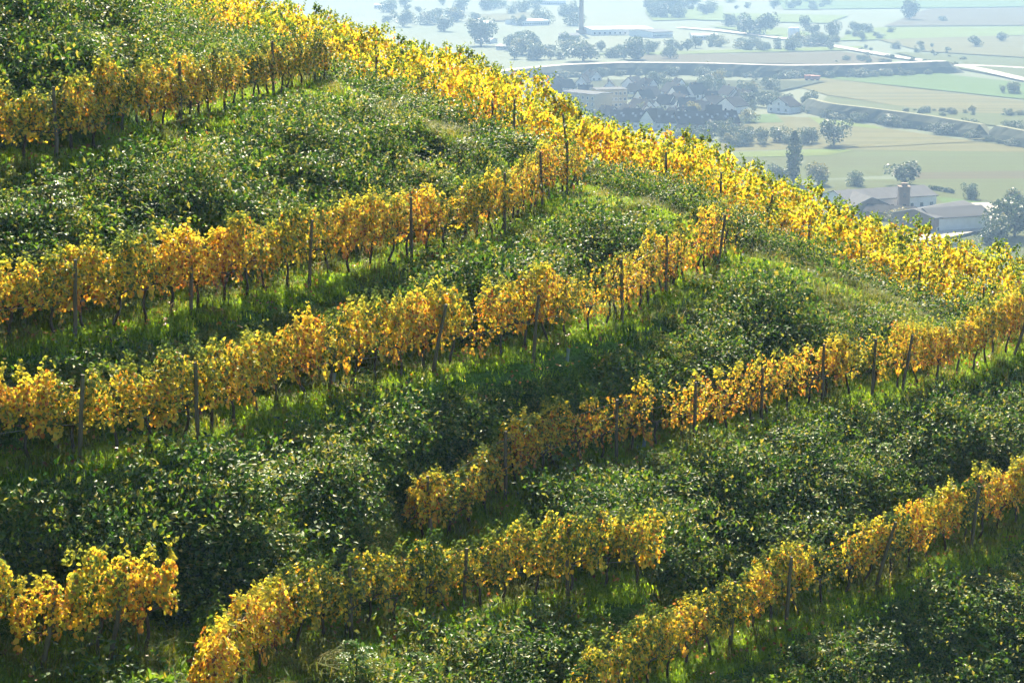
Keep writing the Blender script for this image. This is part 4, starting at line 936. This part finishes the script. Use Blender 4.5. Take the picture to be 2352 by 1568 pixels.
# industry by the chimney
for x0, x1, y, yy, d, wh, lab in ((1360, 1500, 82, 80, 40, 7, 'long pale-roofed factory hall right of the chimney'), (1200, 1262, 60, 58, 30, 6, 'pale-roofed factory hall left of the chimney'), (1285, 1330, 92, 92, 26, 5, 'low grey factory shed beside the chimney foot'), (1500, 1545, 88, 86, 30, 7, 'grey factory building at the right end of the long hall'),
                             (1085, 1130, 62, 62, 24, 5, 'small pale shed left of the factory'), (1240, 1300, 12, 12, 40, 7, 'faint pale hall by the top edge'), (860, 900, 20, 20, 24, 5, 'faint pale roof at the top edge over the ridge'), (1140, 1180, 115, 116, 16, 4, 'low pale building above the ridge vines'), (1090, 1125, 100, 101, 14, 4, 'small pale house above the ridge vines'), (1590, 1650, 92, 92, 22, 5, 'pale warehouse beside the road start')):
    building('factory_hall', (x0, y), (x1, yy), d, wh * .6, 1.0, M_WHITE, M_PALEROOF if 'pale' in lab else M_GREYROOF, lab, 'building', windows=12)
A = V(1335, 78); root = empty('factory_chimney', A, scale=VK); tag(root, 'tall hazy brick factory chimney rising past the top edge', 'chimney')
b = MB(); b.tube([(0, 0, 0), (0, 0, 15), (0, 0, 40), (0, 0, 46)], [2.0, 1.8, 1.4, 1.35], 14); obj('shaft', b.mesh('shaft', M_BRICK, True), root)
b = MB(); b.tube([(0, 0, 45.6), (0, 0, 47)], 1.9, 14); obj('rim', b.mesh('rim', M_BRICK, True), root)
b = MB(); b.box(-4, 4, -4, 4, 0, 3); obj('base', b.mesh('base', M_BRICK), root)
# silos and tents on the pale road, red harvest trailers by the dam, parked cars
for i, (x, lab) in enumerate(((1815, 'leftmost white silo beside the pale road'), (1822, 'middle white silo beside the pale road'), (1830, 'rightmost white silo beside the pale road'))):
    b = MB(); b.tube([(0, 0, 0), (0, 0, 8.5), (0, 0, 9.5)], [2, 2, .8], 12); tag(obj('silo', b.mesh('silo', M_WHITE, True), None, V(x, 93), scale=VK), lab, 'silo', 'white silos')
M_CARS = [surf('car_paint_%d' % i, c, None, 1, .3, spec=.7) for i, c in enumerate(((.7, .7, .7), (.12, .14, .2), (.4, .06, .05), (.75, .74, .7)))]
M_TYRE = surf('tyre_rubber', (.02, .02, .02), None, 1, .8)
def car(x, y, ang, mi, lab):
    root = empty('parked_car', V(x, y), (0, 0, ang)); tag(root, lab, 'car', 'parked cars')
    prof = [(-2.1, .35), (2.1, .35), (2.15, .75), (1.2, .9), (.55, 1.42), (-1.2, 1.45), (-1.9, .95), (-2.15, .85)]; n = len(prof); b = MB()
    b.add([(px, -.85, pz) for px, pz in prof] + [(px, .85, pz) for px, pz in prof], [tuple(range(n)), tuple(range(2 * n - 1, n - 1, -1))] + [(i, i + n, (i + 1) % n + n, (i + 1) % n) for i in range(n)]); obj('body', b.mesh('body', M_CARS[mi]), root)
    b = MB(); b.box(-1.15, .7, -.88, .88, .98, 1.32); obj('window', b.mesh('window', M_GLASS), root)
    wmesh = MB(); wmesh.tube([(0, -.12, 0), (0, .12, 0)], .33, 10); wmesh = wmesh.mesh('wheel', M_TYRE)
    for wx in (-1.35, 1.35):
        for wy in (-.82, .82): obj('wheel', wmesh, root, (wx, wy, .33))
car(2203, 151, .3, 1, 'dark car on the pale road at the right'); car(2262, 156, .2, 0, 'silver car on the pale road near the right edge'); car(2300, 158, .2, 1, 'dark-blue car on the pale road behind the silver one'); car(2338, 160, .2, 3, 'white car on the pale road at the right edge')
car(1706, 306, .1, 3, 'white car parked at the row house end, left of two'); car(1728, 306, .1, 0, 'silver car parked at the row house end, right of two'); car(2265, 545, .6, 3, 'white car with bright glint in the farm yard')
def trailer(x, y, lab):
    root = empty('red_trailer', V(x, y), (0, 0, .1), VK); tag(root, lab, 'trailer', 'red farm trailers')
    b = MB(); b.add([(-2.4, -1.2, 1), (2.4, -1.2, 1), (2.4, 1.2, 1), (-2.4, 1.2, 1), (-2.7, -1.5, 3.2), (2.7, -1.5, 3.2), (2.7, 1.5, 3.2), (-2.7, 1.5, 3.2)], [(3, 2, 1, 0), (4, 5, 6, 7), (0, 1, 5, 4), (1, 2, 6, 5), (2, 3, 7, 6), (3, 0, 4, 7)]); obj('hopper', b.mesh('hopper', M_RED), root)
    wmesh = MB(); wmesh.tube([(0, -.2, 0), (0, .2, 0)], .55, 10); wmesh = wmesh.mesh('wheel', M_TYRE)
    for wx in (-1.4, 1.4):
        for wy in (-1.1, 1.1): obj('wheel', wmesh, root, (wx, wy, .55))
trailer(1858, 186, 'left red farm trailer at the embankment foot'); trailer(1872, 187, 'right red farm trailer at the embankment foot')

# ------------------------------------------------------------------ hazy air
m, nt, out = nodes('haze_air')
pv = nt.nodes.new('ShaderNodeVolumePrincipled'); pv.inputs['Color'].default_value = (0.36, 0.58, 0.92, 1); pv.inputs['Density'].default_value = 0.00025; pv.inputs['Anisotropy'].default_value = 0.1
nt.links.new(pv.outputs[0], out.inputs['Volume'])
b = MB(); b.box(-6300, 6300, -1800, 10800, -6, CAM_Z + 15); tag(obj('haze', b.mesh('haze', m)), 'thin pale blue haze over the valley', 'haze', kind='stuff')
